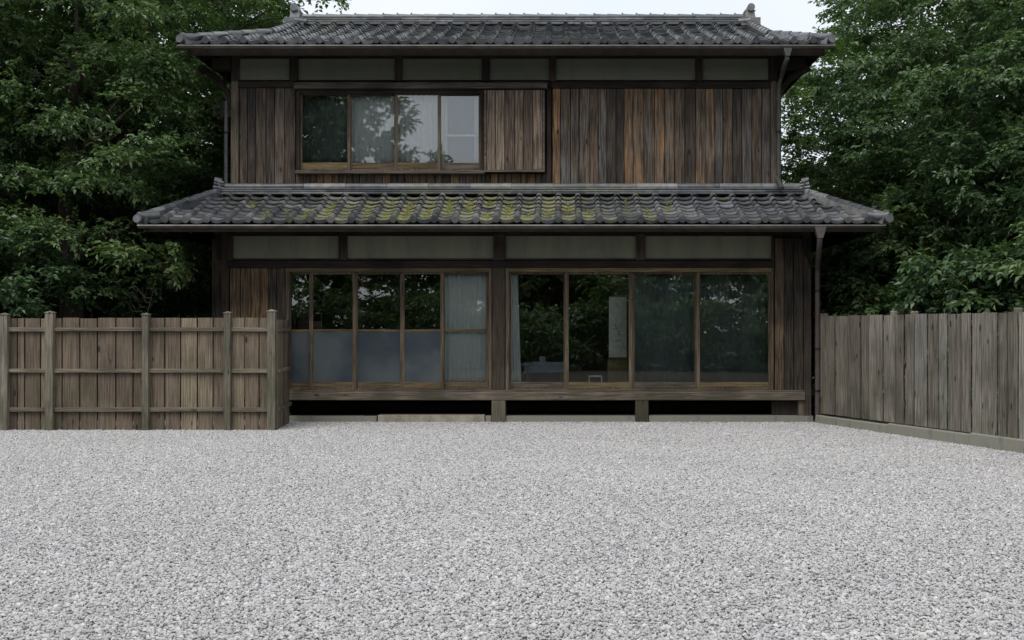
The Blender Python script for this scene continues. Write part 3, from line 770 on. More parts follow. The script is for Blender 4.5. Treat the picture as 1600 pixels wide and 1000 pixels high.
ncap = 32; bx = np.linspace(rl+.04, rr-.04, ncap+1)
for a, b in zip(bx[:-1], bx[1:]):
    m = MB(); zc = zr+4*hc-.025
    m.tube([(a, RY, zc), (a+.03, RY, zc+.001), (b+.01, RY, zc-.004)], [.058, .058, .050], 10); m.build('ridge_cap_tile', 'tile', uroof, smooth=True)
    if random.random() < .8:
        m = MB(); m.tube([(a+.02, RY, zc+.05), (a+.02, RY, zc+.075)], .013, 6); m.build('cap_knob', 'tile', uroof)
for sx, x0 in ((-1, rl+.02), (1, rr-.02)):      # ornamental end tiles
    m = MB()
    m.box(x0-.17, x0+.17, RY-.24, RY+.24, zr-.05, zr+.09)
    m.prism([(x0-.09, RY-.2, zr+.09), (x0+.09, RY-.2, zr+.09), (x0+.075, RY-.16, zr+.2), (x0+.10, RY-.17, zr+.235), (x0-.10, RY-.17, zr+.235), (x0-.075, RY-.16, zr+.2)], (0, .36, 0))
    m.tube([(x0+sx*.01, RY-.21, zr+.28), (x0+sx*.01, RY+.1, zr+.28)], [.068, .068], 14)
    m.build('ridge_end_tile', 'tile', uroof, smooth=True)
    m = MB(); m.tube([(x0-sx*.22, RY-.19, zr+.02), (x0+sx*.0, RY-.2, zr+.03)], [.05, .07], 10); m.build('ridge_end_roll', 'tile', uroof, smooth=True)
for par, cx_, cy_, cz_, sg in ((uroof, cl2, EY2, EZ2, -1), (uroof, cr2, EY2, EZ2, 1), (lroof, cl, EY, EZ, -1), (lroof, crr, EY, EZ, 1)):
    m = MB(); m.tube([(cx_-sg*.22, cy_+.12, cz_+.10), (cx_-sg*.05, cy_+.0, cz_+.07), (cx_+sg*.01, cy_-.04, cz_+.085), (cx_+sg*.04, cy_-.06, cz_+.12)], [.062, .066, .055, .030], 10)
    m.build('corner_tile', 'tile', par, smooth=True)
    m = MB(); m.tube([(cx_+sg*.02, cy_-.07, cz_+.03), (cx_+sg*.03, cy_-.12, cz_+.03)], .06, 12); m.build('corner_disc', 'tile', par, smooth=True)

# eaves: fascia, gutters with brackets, rafters
def gutter(x0, x1, y, z, r, y_back):
    m = MB(); n = 8; k = 0
    xs = list(np.linspace(x0, x1, 14))
    for x in xs:
        dz = .006*math.sin(x*1.7)
        for rr_ in (r, r-.006):
            for q in range(n+1):
                th = math.pi+math.pi*q/n; m.v.append((x, y+rr_*math.cos(th), z+rr_*math.sin(th)+dz))
    st = 2*(n+1)
    for i in range(len(xs)-1):
        for q in range(n):
            m.f.append((i*st+q, i*st+q+1, (i+1)*st+q+1, (i+1)*st+q))
            m.f.append(((i+1)*st+n+1+q, (i+1)*st+n+2+q, i*st+n+2+q, i*st+n+1+q))
        m.f.append((i*st, (i+1)*st, (i+1)*st+n+1, i*st+n+1)); m.f.append((i*st+n, i*st+2*n+1, (i+1)*st+2*n+1, (i+1)*st+n))
    for i in (0, len(xs)-1): m.f.append(tuple(i*st+q for q in range(n+1)))
    g = m.build('gutter', 'gutter', house, smooth=True)
    m = MB(); m.tube([(x0, y-r, z+.004), (x1, y-r, z+.004)], .009, 6); m.build('gutter_lip', 'gutter_lip', g)
    for x in np.arange(x0+.4, x1, .95):
        m = MB(); pts = [(x, y+(r+.006)*math.cos(math.pi+math.pi*q/6), z+(r+.006)*math.sin(math.pi+math.pi*q/6)) for q in range(7)]+[(x, y_back, z+.03)]
        m.tube(pts, .006, 4); m.build('gutter_bracket', 'gutter', g)
    return g
gutter(X(216, -1.08), X(1383, -1.08), -1.08, Z(353, -1.08), .044, EY+.05)
gutter(X(278, -.38), X(1304, -.38), -.38, Z(72.5, -.38), .046, EY2+.05)
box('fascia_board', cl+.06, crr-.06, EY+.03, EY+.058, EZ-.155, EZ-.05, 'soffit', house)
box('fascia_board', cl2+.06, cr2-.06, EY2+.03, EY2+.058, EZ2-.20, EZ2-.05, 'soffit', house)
def rafters(x0, x1, y0, y1, z0, slope, sp):
    m = MB(); x = x0
    while x <= x1:
        m.prism([(x, y0, z0-.13), (x, y0, z0-.18), (x, y1, z0-.18+(y1-y0)*slope), (x, y1, z0-.13+(y1-y0)*slope)], (.045, 0, 0)); x += sp
    m.build('rafters', 'soffit', house, kind='stuff')
rafters(cl+.3, crr-.3, EY+.08, 0.0, EZ-.0, slope_l, .38)
rafters(cl2+.4, cr2-.4, EY2+.06, YU, EZ2, slope_u, .38)
# purlin end and curved bracket at the upper corners
for sg, xw, xe in ((1, UX1, cr2), (-1, UX0, cl2)):
    z0 = EZ2-.17
    m = MB(); m.box(min(xw, xe-sg*.22), max(xw, xe-sg*.22), YU-.02, YU+.12, z0-.10, z0+.09); m.build('purlin_end', 'beam_dark', house)
    m = MB(); m.tube([(xw+sg*.5, YU+.03, z0-.05), (xw+sg*.22, YU+.03, z0-.22), (xw+sg*.05, YU+.03, z0-.45), (xw, YU+.03, z0-.7)], [.07, .06, .05, .03], 6); m.build('eave_brace', 'beam_dark', house)
# downpipes
def pipe(name, mat, pts, r, brackets=(), hopper=None):
    m = MB(); m.tube(pts, r, 10); o = m.build(name, mat, house, smooth=True)
    if hopper:
        hx, hy, hz, hw, hh = hopper
        m = MB(); m.prism([(hx-hw, hy-.06, hz), (hx+hw, hy-.06, hz), (hx+hw*.75, hy-.06, hz-hh*.5), (hx+hw*.45, hy-.06, hz-hh), (hx-hw*.45, hy-.06, hz-hh), (hx-hw*.75, hy-.06, hz-hh*.5)], (0, .12, 0)); m.build('hopper', mat, o)
    for (bx_, by_, bz_) in brackets:
        m = MB(); m.tube([(bx_, by_, bz_-.015), (bx_, by_, bz_+.015)], r+.008, 10); m.build('pipe_clip', 'dark_iron', o)
    return o
yp = -1.08; xg = X(1281, yp)
xd = X(1277, -.12)
pipe('downpipe', 'pipe_brown', [(xg, yp, Z(362, yp)), (xg, yp, Z(374, yp)), (X(1280, -.95), -.95, 2.66), (X(1278, -.3), -.3, 2.5), (xd, -.14, 2.36), (xd, -.14, 0.0)], .042,
     [(xd, -.14, z) for z in (2.05, 1.15, .5)], (xg, yp, Z(354, yp), .085, .17))
m = MB(); m.tube([(X(1262), -.02, 2.86), (X(1258), -.06, 2.6), (X(1266), -.1, 2.45), (X(1276), -.12, 2.42)], .028, 8); m.build('branch_pipe', 'dark_iron', house, smooth=True)
yq = -.38; xh = X(1230, yq); xq = X(1217, YU-.06)
pipe('downpipe', 'pipe_green', [(xh, yq, Z(84, yq)), (xh, yq, Z(92, yq)), (xh-.02, yq+.08, Z(98, yq)), (xq+.03, YU-.12, Z(122, YU)), (xq, YU-.06, Z(135, YU)), (xq, YU-.06, Z(284, YU))], .036,
     [(xq, YU-.06, 4.6)], (xh, yq, Z(76, yq), .065, .12))
m = MB(); m.tube([(X(1213, YU), YU-.1, Z(280, YU)), (X(1222, .1), .1, Z(295, .1))], .038, 10); m.build('downpipe_spout', 'pipe_green', house, smooth=True)
xq = X(355, YU)-.02
pipe('downpipe', 'pipe_green', [(xq-.1, YU+.3, 5.6), (xq-.05, YU+.05, 5.3), (xq, YU, 5.1), (xq, YU, 3.75)], .032, [(xq, YU, 4.6)])
# white bar in the fourth upper window, slim lines in the last door
pbox('window_bar', 696, 751, 210.2, 213, YU+.10, YU+.12, 'white_trim', house)
m = MB(); m.box(X(1149, .3), X(1151, .3), .3, .32, Z(473, .3), Z(428, .3)); m.box(X(1138, .3), X(1151, .3), .3, .32, Z(474, .3), Z(472, .3)); m.box(X(1196, .3), X(1198.5, .3), .3, .32, Z(597, .3), Z(428, .3))
m.build('inner_window_trim', 'sash_grey', house)

# ------------------------------------------------------------------ things inside, seen through the glass
def curtain(name, px0, px1, py0, py1, y, mat, label, group=None, amp=.022, wave=.085, taper=0.0, seed=0):
    r = random.Random(seed); a, b = X(px0, y), X(px1, y); z0, z1 = Z(py1, y), Z(py0, y)
    nx = max(8, int((b-a)/wave*8)); nz = 8; V = []
    ph = [r.uniform(0, 6) for _ in range(4)]
    for j in range(nz+1):
        t = j/nz
        for i in range(nx+1):
            s = i/nx; u = (b-a)*s
            yy = amp*math.sin(2*math.pi*u/wave+ph[0]+.8*math.sin(u*5+ph[1]))*(.7+.3*math.sin(u*3+ph[2]))+.006*math.sin(9*t+u*7)
            V.append((a+u*(1-taper*(t if taper > 0 else 0)), y+yy, z0+(z1-z0)*t))
    Fc = [(j*(nx+1)+i, j*(nx+1)+i+1, (j+1)*(nx+1)+i+1, (j+1)*(nx+1)+i) for j in range(nz) for i in range(nx)]
    m = MB(); m.v = V; m.f = Fc
    o = m.build(name, mat, None, smooth=False)
    for p in o.data.polygons: p.use_smooth = True
    sm = o.modifiers.new('thick', 'SOLIDIFY'); sm.thickness = .002
    tag(o, label, 'curtain', group); return o
curtain('curtain', 549, 618, 146, 258, YU+.16, 'curtain', 'white sheer curtain behind the second upstairs window from the left', seed=1, amp=.026)
curtain('curtain', 619, 686, 146, 258, YU+.16, 'curtain', 'white sheer curtain behind the third upstairs window from the left', seed=2, amp=.026)
curtain('curtain', 469, 546, 146, 258, YU+.20, 'film', 'added dim teal sheet standing in for the reflection in the leftmost upstairs window', seed=15, amp=.01, wave=.12)  # added sheet, no curtain here; its teal lightens the pane like a reflection
curtain('curtain', 740, 753, 146, 258, YU+.16, 'curtain', 'narrow gathered white curtain at the right edge of the fourth upstairs window', seed=3, wave=.05)
curtain('curtain', 688, 699, 146, 258, YU+.16, 'curtain', 'thin strip of white curtain at the left edge of the fourth upstairs window', seed=8, wave=.05)
curtain('curtain', 692, 766, 424, 603, .2, 'curtain', 'grey white curtain filling the fifth downstairs sliding door from the left', seed=4, wave=.07)
curtain('curtain', 797, 815, 424, 604, .2, 'curtain', 'narrow white curtain gathered at the left edge of the right hand doors', seed=5, taper=.35, wave=.05)
o = pbox('roller_blind', 700, 739, 146, 258, YU+.2, YU+.205, 'blind_blue', None); tag(o, 'blue grey roller blind lowered behind the fourth upstairs window', 'blind')
curtain('curtain', 988, 1090, 424, 604, .24, 'film', 'dim teal curtain behind the third of the right hand glass doors', seed=11, amp=.008, wave=.11)
curtain('curtain', 1090, 1207, 424, 604, .36, 'film', 'dim teal curtain behind the rightmost glass door', seed=12, amp=.008, wave=.13)
sr = root('hanging_scroll', (X(966, .6), .6, Z(560, .6)), 'pale hanging scroll with a dark ink branch behind the second right hand glass door', 'scroll')
pbox('paper', 951.5, 979, 463, 559, .6, .606, 'paper', sr)
m = MB(); yk = .594
rs = random.Random(3)
for (ax, ay, bx_, by_) in ((976, 545, 968, 520), (968, 520, 960, 508), (968, 520, 972, 503), (964, 513, 956, 514), (971, 530, 962, 534)):
    m.tube([(X(ax, yk), yk, Z(ay, yk)), (X(bx_, yk), yk, Z(by_, yk))], .0022, 4)
for _ in range(34):
    px, py = 966+rs.gauss(0, 6), 515+rs.gauss(0, 9); x, z = X(px, yk), Z(py, yk); s = rs.uniform(.005, .013); a = rs.uniform(0, 3.14)
    m.prism([(x+s*math.cos(a), yk, z+s*math.sin(a)), (x+.4*s*math.cos(a+1.57), yk, z+.4*s*math.sin(a+1.57)), (x-s*math.cos(a), yk, z-s*math.sin(a)), (x+.4*s*math.cos(a-1.57), yk, z+.4*s*math.sin(a-1.57))], (0, .003, 0))
m.build('ink_branch', 'dark_iron', sr)
for zz in (463, 559.5):
    m = MB(); m.tube([(X(950, .6), .6, Z(zz, .6)), (X(980.5, .6), .6, Z(zz, .6))], .012, 8); m.build('scroll_rod', 'sash_x', sr)
cb = root('low_cabinet', (X(966, .75), .75, FZ), 'ochre low cabinet standing below the hanging scroll', 'cabinet')
pbox('cabinet_body', 950, 981, 562, 606, .62, 1.0, 'ochre', cb); pbox('cabinet_top', 949, 982, 560.5, 562, .61, 1.01, 'sash_x', cb); pbox('door_panel', 952, 965, 566, 603, .612, .619, 'ochre', cb); pbox('door_panel', 966, 979, 566, 603, .612, .619, 'ochre', cb)
stl_ = root('stool', (X(930, .5), .6, FZ), 'small white framed stool on the floor inside the second right hand glass door', 'stool')
pbox('seat', 920, 941, 587, 589, .5, .7, 'white_trim', stl_)
for a in (920, 939.5):
    for yy in (.5, .68): box('leg', X(a, .5), X(a+1.5, .5), yy, yy+.02, FZ-.02, Z(589, .5), 'white_trim', stl_)

tb = root('low_table', (X(850, 1.4), 1.4, FZ), 'low table under a pale blue grey cover, put in for the pale shape in the first right hand glass door', 'table')  # table put in for the pale shape low in the glass
pbox('table_top', 817, 884, 566.5, 571, 1.2, 1.75, 'blind_pale', tb)
m = MB(); y0 = 1.24; x0, x1 = X(820, y0), X(882, y0); zt_, zb_ = Z(571, y0), Z(583, y0)
m.prism([(x0-.02, y0, zb_), (x0+.2, y0-.015, zb_+.01), (x0+.42, y0, zb_), (x1+.02, y0-.01, zb_+.02), (x1, y0, zt_), (x0, y0, zt_)], (0, .45, 0)); m.build('table_cover', 'blind_pale', tb)
for a in (x0+.03, x1-.07):
    for yy in (1.28, 1.62): box('leg', a, a+.04, yy, yy+.04, FZ-.02, zb_, 'sash_v', tb)
bk = pbox('tissue_box', 843, 852, 557, 566.4, 1.4, 1.5, 'blind_pale', None); tag(bk, 'small upright pale box standing on the low table', 'box')  # upright box belongs to the same stand-in as the table
# ------------------------------------------------------------------ left fence
FY = -1.6
fl = root('board_fence', (-6.2, FY, 0), 'grey weathered board fence with three rails and capped posts left of the house', 'fence')
zt = Z(497, FY)
def fx(zx): return X(zx*.3, FY)
def fboards(edges):
    for a, b in zip(edges[:-1], edges[1:]):
        box('board', fx(a)+.009, fx(b)-.009, FY+.07+random.uniform(-.004, .004), FY+.095, -.01, zt+random.uniform(-.008, .008), 'fence', fl, ch=.003)
fboards([-560, -480, -390, -300, -215, -130, -50, 5])
fboards([22, 78, 117, 200, 250]); fboards([250, 312, 405, 497, 593, 683, 755]); fboards([755, 850, 933, 1020, 1103, 1180]); fboards([1180, 1267, 1343, 1408])
def fpost(cxp, wpx, topy, y=FY):
    x, hw = X(cxp, y), wpx/2*(y-CY)/F; z1 = Z(topy, y); m = MB()
    m.box(x-hw, x+hw, y, y+.11, -.02, z1-.03, .006); m.build('post', 'fpost', fl)
    m = MB(); k = 0; e = .008
    m.v += [(x-hw-e, y-e, z1-.03), (x+hw+e, y-e, z1-.03), (x+hw+e, y+.11+e, z1-.03), (x-hw-e, y+.11+e, z1-.03),
            (x-hw-e, y-e, z1-.018), (x+hw+e, y-e, z1-.018), (x+hw+e, y+.11+e, z1-.018), (x-hw-e, y+.11+e, z1-.018), (x, y+.055, z1+.005)]
    m.f += [(0, 3, 2, 1), (0, 1, 5, 4), (1, 2, 6, 5), (2, 3, 7, 6), (3, 0, 4, 7), (4, 5, 8), (5, 6, 8), (6, 7, 8), (7, 4, 8)]
    m.build('post_cap', 'fpost', fl)
for c, w_, t in ((-150, 12, 489), (5, 12, 489), (76, 12.5, 486), (226.5, 10.5, 489), (354.5, 10.5, 486.5), (423.5, 12.5, 483.5)): fpost(c, w_, t, FY-.02 if c > 60 else FY-.02)
for pyc in (514.5, 579.5, 640):
    zc = Z(pyc, FY); px = [-150, 5, 76, 226.5, 354.5, 423.5]
    for a, b in zip(px[:-1], px[1:]):
        box('rail', X(a+6, FY), X(b-6, FY), FY+.02, FY+.066, zc-.03+random.uniform(-.004, .004), zc+.028, 'rail', fl, ch=.004)
xe0, xe1 = X(431, FY), X(453, -.12)
nb = 7
for i in range(nb):                      # return section running back to the house
    t0, t1 = i/nb, (i+1)/nb; ya, yb2 = FY+.1+(-.15-FY-.1)*t0, FY+.1+(-.15-FY-.1)*t1
    xa, xb = xe0+(xe1-xe0)*t0, xe0+(xe1-xe0)*t1
    m = MB(); m.prism([(xa, ya+.004, -.01), (xb, yb2-.004, -.01), (xb, yb2-.004, zt-.02), (xa, ya+.004, zt-.02)], (-.022, 0, 0)); m.build('board', 'fence', fl)
for pyc in (514.5, 579.5, 640):
    zc = Z(pyc, FY); m = MB()
    m.prism([(xe0, FY+.1, zc-.03), (xe1, -.13, zc-.03), (xe1, -.13, zc+.03), (xe0, FY+.1, zc+.03)], (.03, 0, 0)); m.build('rail', 'rail_y', fl)

# ------------------------------------------------------------------ right fence on its low concrete wall
A0 = Vector((X(1287, -.26), -.26, 0)); A1 = Vector((X(1600, -4.73), -4.73, 0)); u = (A1-A0).normalized(); nrm = Vector((u.y, -u.x, 0))
if nrm.x > 0: nrm = -nrm                 # towards the court
def tpar(px):                            # where the sight line of this column meets the fence line
    s = (px-880)/F; return (s*(A0.y-CY)-A0.x)/(u.x-s*u.y)
def strip(name, t0, t1, z0, z1, d0, d1, mat, parent):
    m = MB(); p = A0+u*t0+nrm*d1; q = A0+u*t1+nrm*d1
    m.prism([(p.x, p.y, z0), (q.x, q.y, z0), (q.x, q.y, z1), (p.x, p.y, z1)], tuple(nrm*(d0-d1))); return m.build(name, mat, parent)
fr_ = root('plank_fence', tuple(A0+u*2.4), 'silvery vertical plank fence standing on a low concrete wall right of the house', 'fence')
ed = [1160+.275*q for q in (470, 538, 612, 686, 733, 812, 882, 933, 990, 1065, 1130, 1180, 1258, 1315, 1375, 1465, 1520, 1582)]
ts = [tpar(p) for p in ed]
while ts[-1] < 8.5: ts.append(ts[-1]+random.uniform(.17, .28))
for i, (a, b) in enumerate(zip(ts[:-1], ts[1:])):
    tz = 1.655+random.uniform(-.006, .006)
    dd = .0 if i % 2 else .006
    strip('board', a+.015, b-.015, .16+.01*(a/5), tz, .024+dd, .037+dd+random.uniform(-.003, .003), 'fence_r', fr_)
strip('board', tpar(1281.5), ts[0]-.01, .15, 1.70, -.03, .0, 'fence', fr_)
for p, tz in ((1284, 1.70), (1392, 1.71), (1424, 1.70), (1586, 1.71)):
    t = tpar(p); m = MB(); c = A0+u*t-nrm*.05; m.tube([(c.x, c.y, .15), (c.x, c.y, tz-.012), (c.x, c.y, tz)], [.055, .055, .045], 12); m.build('post', 'fpost', fr_)
for z in (.4, 1.0, 1.5): strip('rail', .1, 8.4, z, z+.07, -.03, .018, 'rail_y', fr_)
lw = root('concrete_wall', tuple(A0+u*2.4), 'low mossy concrete wall under the plank fence right of the house', 'wall')
tj = [-.12, 1.9, 3.75, 5.6, 8.6]
for a, b in zip(tj[:-1], tj[1:]):
    m = MB(); n_ = nrm
    p, q = A0+u*(a+.004), A0+u*(b-.004)
    z0, za, zb_ = -.05, .13+.01*a, .13+.01*b
    m.prism([(*(p+n_*.09).xy, z0), (*(p+n_*.075).xy, za-.015), (*(p+n_*.06).xy, za), (*(p-n_*.08).xy, za), (*(p-n_*.09).xy, z0)], tuple(q-p)); m.build('wall_section', 'concrete', lw)

# ------------------------------------------------------------------ trees
def in_house(V):
    x, y, z = V[:, 0], V[:, 1], V[:, 2]
    a = (x > cl-.05) & (x < crr+.1) & (y > EY-.25) & (y < BACK+1.2) & (z < 4.0)&(z > 2.75)
    b = (x > cl2-.1) & (x < cr2+.1) & (y > EY2-.2) & (y < BE+.1) & (z > 5.5)&(z < 7.3)
    c = (x > LX0-.12) & (x < LX1+.15) & (y > EY-.2) & (y < BACK+.6) & (z < 7.3)
    front = (y < EY-.2) & (y > -20) & (x > cl-.2) & (x < crr)
    fb = (y < FY+.25) & (x < -3) & (y > -12)                              # keep clear of the left fence's front
    s = (x-A0.x)*nrm.x+(y-A0.y)*nrm.y
    rc = (s > -.12) & (y < .3) & (y > -14) & (x > 0)                      # court side of the right fence
    return a | b | c | front | fb | rc
def make_tree(x, y, h, rad, base, n_cl, label, seed, mat='leaf', leaf=.088, spr=23, lv=11, limbs=7, lean=(0, 0), trunk_r=.16, group=None, cat='tree', tone=0.0, sparse=1.0, droop=.12, forks=None):
    r = np.random.default_rng(seed)
    t = root('broadleaf_tree' if cat == 'tree' else 'shrub', (x, y, 0), label, cat, group)
    cz = (h+base)/2; rz = (h-base)/2; cx0, cy0 = x+lean[0], y+lean[1]
    # wood
    m = MB(); tp = [(x+lean[0]*k/6+.13*math.sin(k*1.3+seed), y+lean[1]*k/6+.1*math.cos(k*1.7+seed), h*.8*k/6) for k in range(7)]
    m.tube(tp, [trunk_r*(1.2-.19*k) if k else trunk_r*1.5 for k in range(7)], 9)
    for k in range(limbs):
        zf = base*.75+(h*.72-base*.75)*k/limbs; a = r.uniform(0, 6.28); ln = rad*r.uniform(.65, .95)
        f = zf/(h*.8)*6; i = int(f); p0 = Vector(tp[i]).lerp(Vector(tp[min(6, i+1)]), f-i)
        d = Vector((math.cos(a), math.sin(a), 0)); rr_ = trunk_r*.48*(1-k/limbs*.5)
        pts_ = [p0+d*(ln*s)+Vector((0, 0, ln*(.75*s-.25*s*s)+.05*math.sin(7*s+k))) for s in (0, .25, .5, .75, 1)]
        m.tube(pts_, [rr_, rr_*.8, rr_*.6, rr_*.4, rr_*.15], 6)
        for j in range(4):
            s = r.uniform(.3, .9); q0 = p0.lerp(pts_[-1], s); a2 = a+r.uniform(-1.3, 1.3)
            q1 = q0+Vector((math.cos(a2), math.sin(a2), r.uniform(.1, .8)))*ln*.45
            m.tube([q0, q0.lerp(q1, .5)+Vector((0, 0, .06)), q1], [rr_*.35, rr_*.25, rr_*.08], 5)
    m.build('trunk', 'bark', t, smooth=True)
    # clump centres near an uneven shell
    d = r.normal(size=(n_cl, 3)); d /= np.linalg.norm(d, axis=1)[:, None]
    hz = np.hypot(d[:, 0], d[:, 1])**.42; d0 = d.copy(); d = d*np.stack([1/np.maximum(hz, .3)]*2+[np.ones(n_cl)], 1)
    lob = 1+.16*np.sin(3*d[:, 0]+seed)+.13*np.sin(5*d[:, 1]*1.3+2*seed)+.12*np.sin(6*d[:, 2]+seed*3)
    rr2 = np.where(r.random(n_cl) < .68, r.uniform(.78, 1.0, n_cl), r.uniform(.25, .8, n_cl))*lob
    cc = np.stack([cx0+d[:, 0]*rr2*rad, cy0+d[:, 1]*rr2*rad, cz+d[:, 2]*rr2*rz], 1)
    cs = r.uniform(.32, .66, n_cl)*(rad/3)**.3
    ct = r.normal(0, .10, n_cl)
    # sprays
    ns = n_cl*spr; ci_ = np.repeat(np.arange(n_cl), spr)
    out = d[ci_]*np.array([1, 1, .55])+r.normal(0, .75, (ns, 3)); out[:, 2] = np.abs(out[:, 2])*.5-.05
    out /= np.linalg.norm(out, axis=1)[:, None]
    sp = cc[ci_]+out*cs[ci_][:, None]*r.uniform(.45, 1.1, ns)[:, None]*np.array([1, 1, .62])
    tw = out*np.array([1, 1, .35])+r.normal(0, .45, (ns, 3)); tw[:, 2] -= droop; tw /= np.linalg.norm(tw, axis=1)[:, None]
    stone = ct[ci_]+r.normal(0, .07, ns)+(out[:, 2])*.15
    # leaves
    nl = ns*lv; si = np.repeat(np.arange(ns), lv); kk = np.tile(np.arange(lv), ns)
    T = tw[si]; up = np.array([0, 0, 1.0]); sd_ = np.cross(T, up); sd_ /= np.linalg.norm(sd_, axis=1)[:, None]+1e-6
    side = np.where(kk % 2 == 0, 1.0, -1.0); side[kk == lv-1] = 0
    span = leaf*lv*.27
    P0 = sp[si]+T*((kk/lv)*span)[:, None]+r.normal(0, .012, (nl, 3))
    P0[:, 2] -= (kk/lv)**2*.06
    D = T*.75+sd_*(side*r.uniform(.5, 1.1, nl))[:, None]+np.stack([r.normal(0, .2, nl), r.normal(0, .2, nl), r.normal(-.18, .28, nl)], 1)
    D /= np.linalg.norm(D, axis=1)[:, None]
    nm = up[None]*1.0+r.normal(0, .42, (nl, 3))+out[si]*.35
    W = np.cross(D, nm); W /= np.linalg.norm(W, axis=1)[:, None]+1e-6
    Nn = np.cross(W, D)
    ll = leaf*r.uniform(.7, 1.2, nl)[:, None]; ww = ll*r.uniform(.24, .32, nl)[:, None]
    keep = (r.random(nl) < sparse) & ~in_house(P0) & ~in_house(P0+D*ll)
    P0, D, W, Nn, ll, ww, si, nl = P0[keep], D[keep], W[keep], Nn[keep], ll[keep], ww[keep], si[keep], keep.sum()
    midp = P0+D*ll*.45
    V = np.stack([P0, midp+W*ww+Nn*ww*.35, P0+D*ll-Nn*ll*.12, midp-W*ww+Nn*ww*.35], 1).reshape(-1, 3)
    b4 = 4*np.arange(nl)[:, None]
    Fc = np.concatenate([b4+np.array([0, 2, 1]), b4+np.array([0, 3, 2])], 0)
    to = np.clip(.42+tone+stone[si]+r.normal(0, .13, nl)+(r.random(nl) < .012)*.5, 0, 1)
    V -= np.array([x, y, 0])
    me = raw_mesh('crown', V, Fc, mat, np.repeat(to, 4))
    o = link('crown', me, (x, y, 0), t); o.location = (0, 0, 0)
    return t
make_tree(-6.2, -.8, 2.8, .42, 2.15, 8, 'slender sapling whose pale leaves reach under the left end of the lower eave', 19, cat='shrub', limbs=4, trunk_r=.02, tone=.15, leaf=.10, spr=14)
G1 = 'trees left of the house'; G2 = 'trees right of the house'
make_tree(-8.05, .9, 8.8, 2.5, 1.9, 430, 'dense broadleaf tree with its trunk showing above the left fence', 1, trunk_r=.2, group=G1, limbs=9)
make_tree(-10.3, 1.6, 10.5, 2.7, 1.0, 420, 'tall dark broadleaf tree at the left edge of the view', 2, trunk_r=.12, group=G1, mat='leaf_b')
make_tree(-7.6, 4.6, 10.2, 2.6, 1.8, 400, 'broadleaf tree with light green tips beside the left end of the upper roof', 3, group=G1, tone=.05)
make_tree(-10.6, 6.5, 12.5, 3.4, 1.5, 260, 'tallest tree behind the others at far left', 4, group=G1, leaf=.13)
make_tree(-7.9, 9.0, 10.6, 2.8, 1.5, 200, 'loose crowned tree rising behind the left end of the upper ridge', 5, group=G1, leaf=.13, sparse=.8)
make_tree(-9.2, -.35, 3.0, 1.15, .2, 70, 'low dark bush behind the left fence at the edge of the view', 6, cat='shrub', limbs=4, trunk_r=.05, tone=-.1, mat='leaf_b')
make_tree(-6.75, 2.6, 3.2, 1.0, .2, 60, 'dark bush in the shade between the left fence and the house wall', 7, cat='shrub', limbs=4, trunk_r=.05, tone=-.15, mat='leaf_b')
make_tree(6.9, 1.3, 8.6, 2.5, .6, 400, 'dense dark green tree above the right fence close to the downpipe', 11, group=G2, trunk_r=.17, mat='leaf_b', limbs=9)
make_tree(9.0, 2.2, 12.5, 3.5, 1.0, 330, 'tall broadleaf tree at the top right corner of the view', 12, group=G2, trunk_r=.22)
make_tree(8.2, -1.4, 8.0, 2.3, .5, 300, 'broadleaf tree behind the right hand end of the plank fence', 13, group=G2, mat='leaf_b')
make_tree(6.2, 4.6, 7.9, 2.2, .6, 230, 'lighter green tree behind the right end of the lower roof', 14, group=G2, tone=.1)
make_tree(10.2, 6.5, 13, 3.5, 1.0, 230, 'high tree standing behind the others at far right', 15, group=G2, leaf=.13)
make_tree(5.2, 8.5, 6.4, 2.4, .3, 150, 'small tree glimpsed under the right tip of the upper eave', 16, group=G2, leaf=.13, tone=.12)
make_tree(7.6, 9.5, 9.3, 2.6, .5, 170, 'pale green tree against the sky behind the right eave', 17, group=G2, leaf=.13, tone=.1, sparse=.85)
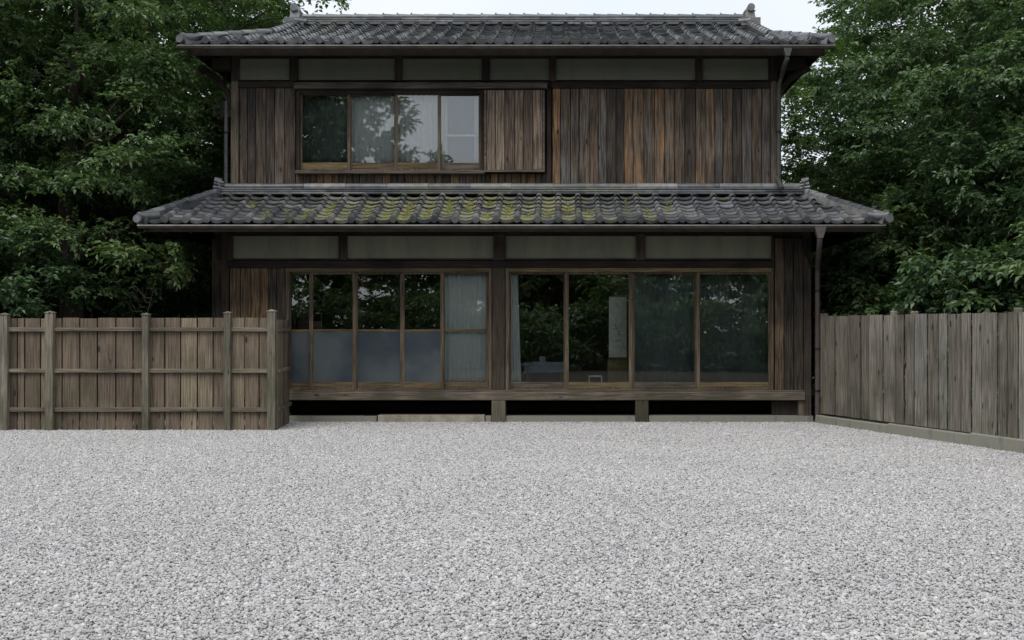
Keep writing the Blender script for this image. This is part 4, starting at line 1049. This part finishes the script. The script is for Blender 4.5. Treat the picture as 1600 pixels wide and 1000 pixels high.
for k, (x, y, h, rd, t_, lb) in enumerate(((-7.4, 6.8, 4.6, 1.9, -.1, 'shaded bush filling the gap between the left trees and the house'), (-10.2, 3.6, 4.4, 1.9, -.1, 'shaded bush behind the trunk at the left'),
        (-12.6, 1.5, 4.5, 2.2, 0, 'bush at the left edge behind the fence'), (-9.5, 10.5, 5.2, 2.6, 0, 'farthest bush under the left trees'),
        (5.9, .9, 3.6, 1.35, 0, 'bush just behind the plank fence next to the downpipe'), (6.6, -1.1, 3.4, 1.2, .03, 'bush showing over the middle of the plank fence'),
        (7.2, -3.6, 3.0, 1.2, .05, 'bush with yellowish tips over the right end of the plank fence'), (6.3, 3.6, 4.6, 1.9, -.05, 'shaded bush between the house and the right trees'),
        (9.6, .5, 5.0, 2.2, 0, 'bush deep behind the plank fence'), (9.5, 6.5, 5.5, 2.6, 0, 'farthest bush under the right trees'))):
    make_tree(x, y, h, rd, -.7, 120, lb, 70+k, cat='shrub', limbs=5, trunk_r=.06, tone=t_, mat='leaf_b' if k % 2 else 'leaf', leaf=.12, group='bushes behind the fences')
for k, (x, y, h, rd, lb) in enumerate(((-13.5, 13, 7.5, 3.0, 'leafy mass at the back of the left side, farthest left'), (-9.8, 14, 7.8, 2.9, 'leafy mass at the back behind the left trunks'), (-6.4, 13, 6.5, 2.6, 'leafy mass at the back close to the left wall of the house'),
        (6.2, 12, 5.5, 2.4, 'leafy mass at the back close to the right wall of the house'), (9.6, 13, 7.5, 2.9, 'leafy mass at the back of the right side'), (13.2, 10, 8, 3.2, 'leafy mass at the back, farthest right'), (12.5, 3, 7, 2.6, 'leafy mass beyond the plank fence at the right edge'), (-12.2, 5.5, 5.5, 2.4, 'leafy mass at the left edge behind the tall trees'), (-15.5, 9, 7, 3, 'leafy mass beyond the left edge of the view'))):
    make_tree(x, y, h, rd, -1.0, 150, lb, 90+k, leaf=.2, spr=16, lv=8, limbs=6, trunk_r=.15, group='trees at the back of the garden', tone=-.05)
# wood across the court behind the viewer, seen only mirrored in the windows
G3 = 'trees mirrored in the window glass'
for k, (x, y, h, rd, b) in enumerate(((-13.2, -34, 18.5, 4.2, 2.5), (-8.0, -40, 10.2, 3.4, .5), (-3.6, -43, 9.0, 3.0, .4), (.2, -45, 8.6, 3.2, .3), (4.0, -42, 10.0, 3.4, .5), (8.8, -39, 11.5, 3.9, .5), (14, -36, 13, 4.4, .5), (-18.5, -38, 15, 5, 1))):
    make_tree(x, y, h, rd, b, {0: 560, 1: 260, 5: 330}.get(k, 220), 'tree beyond the court mirrored in the window glass', 30+k, leaf=.36 if k == 0 else .29, spr=14, lv=7, limbs=6, trunk_r=.25, group=G3, tone=.25)
for k in range(9):
    make_tree(-14+3.4*k, -25.5-(k % 3)*.8, 2.3+(k*7 % 4)*.4, 2.2, -.8, 90, 'bush across the court mirrored in the window glass', 50+k, leaf=.22, spr=12, lv=7, limbs=4, trunk_r=.08, group='bushes mirrored in the window glass', cat='shrub')
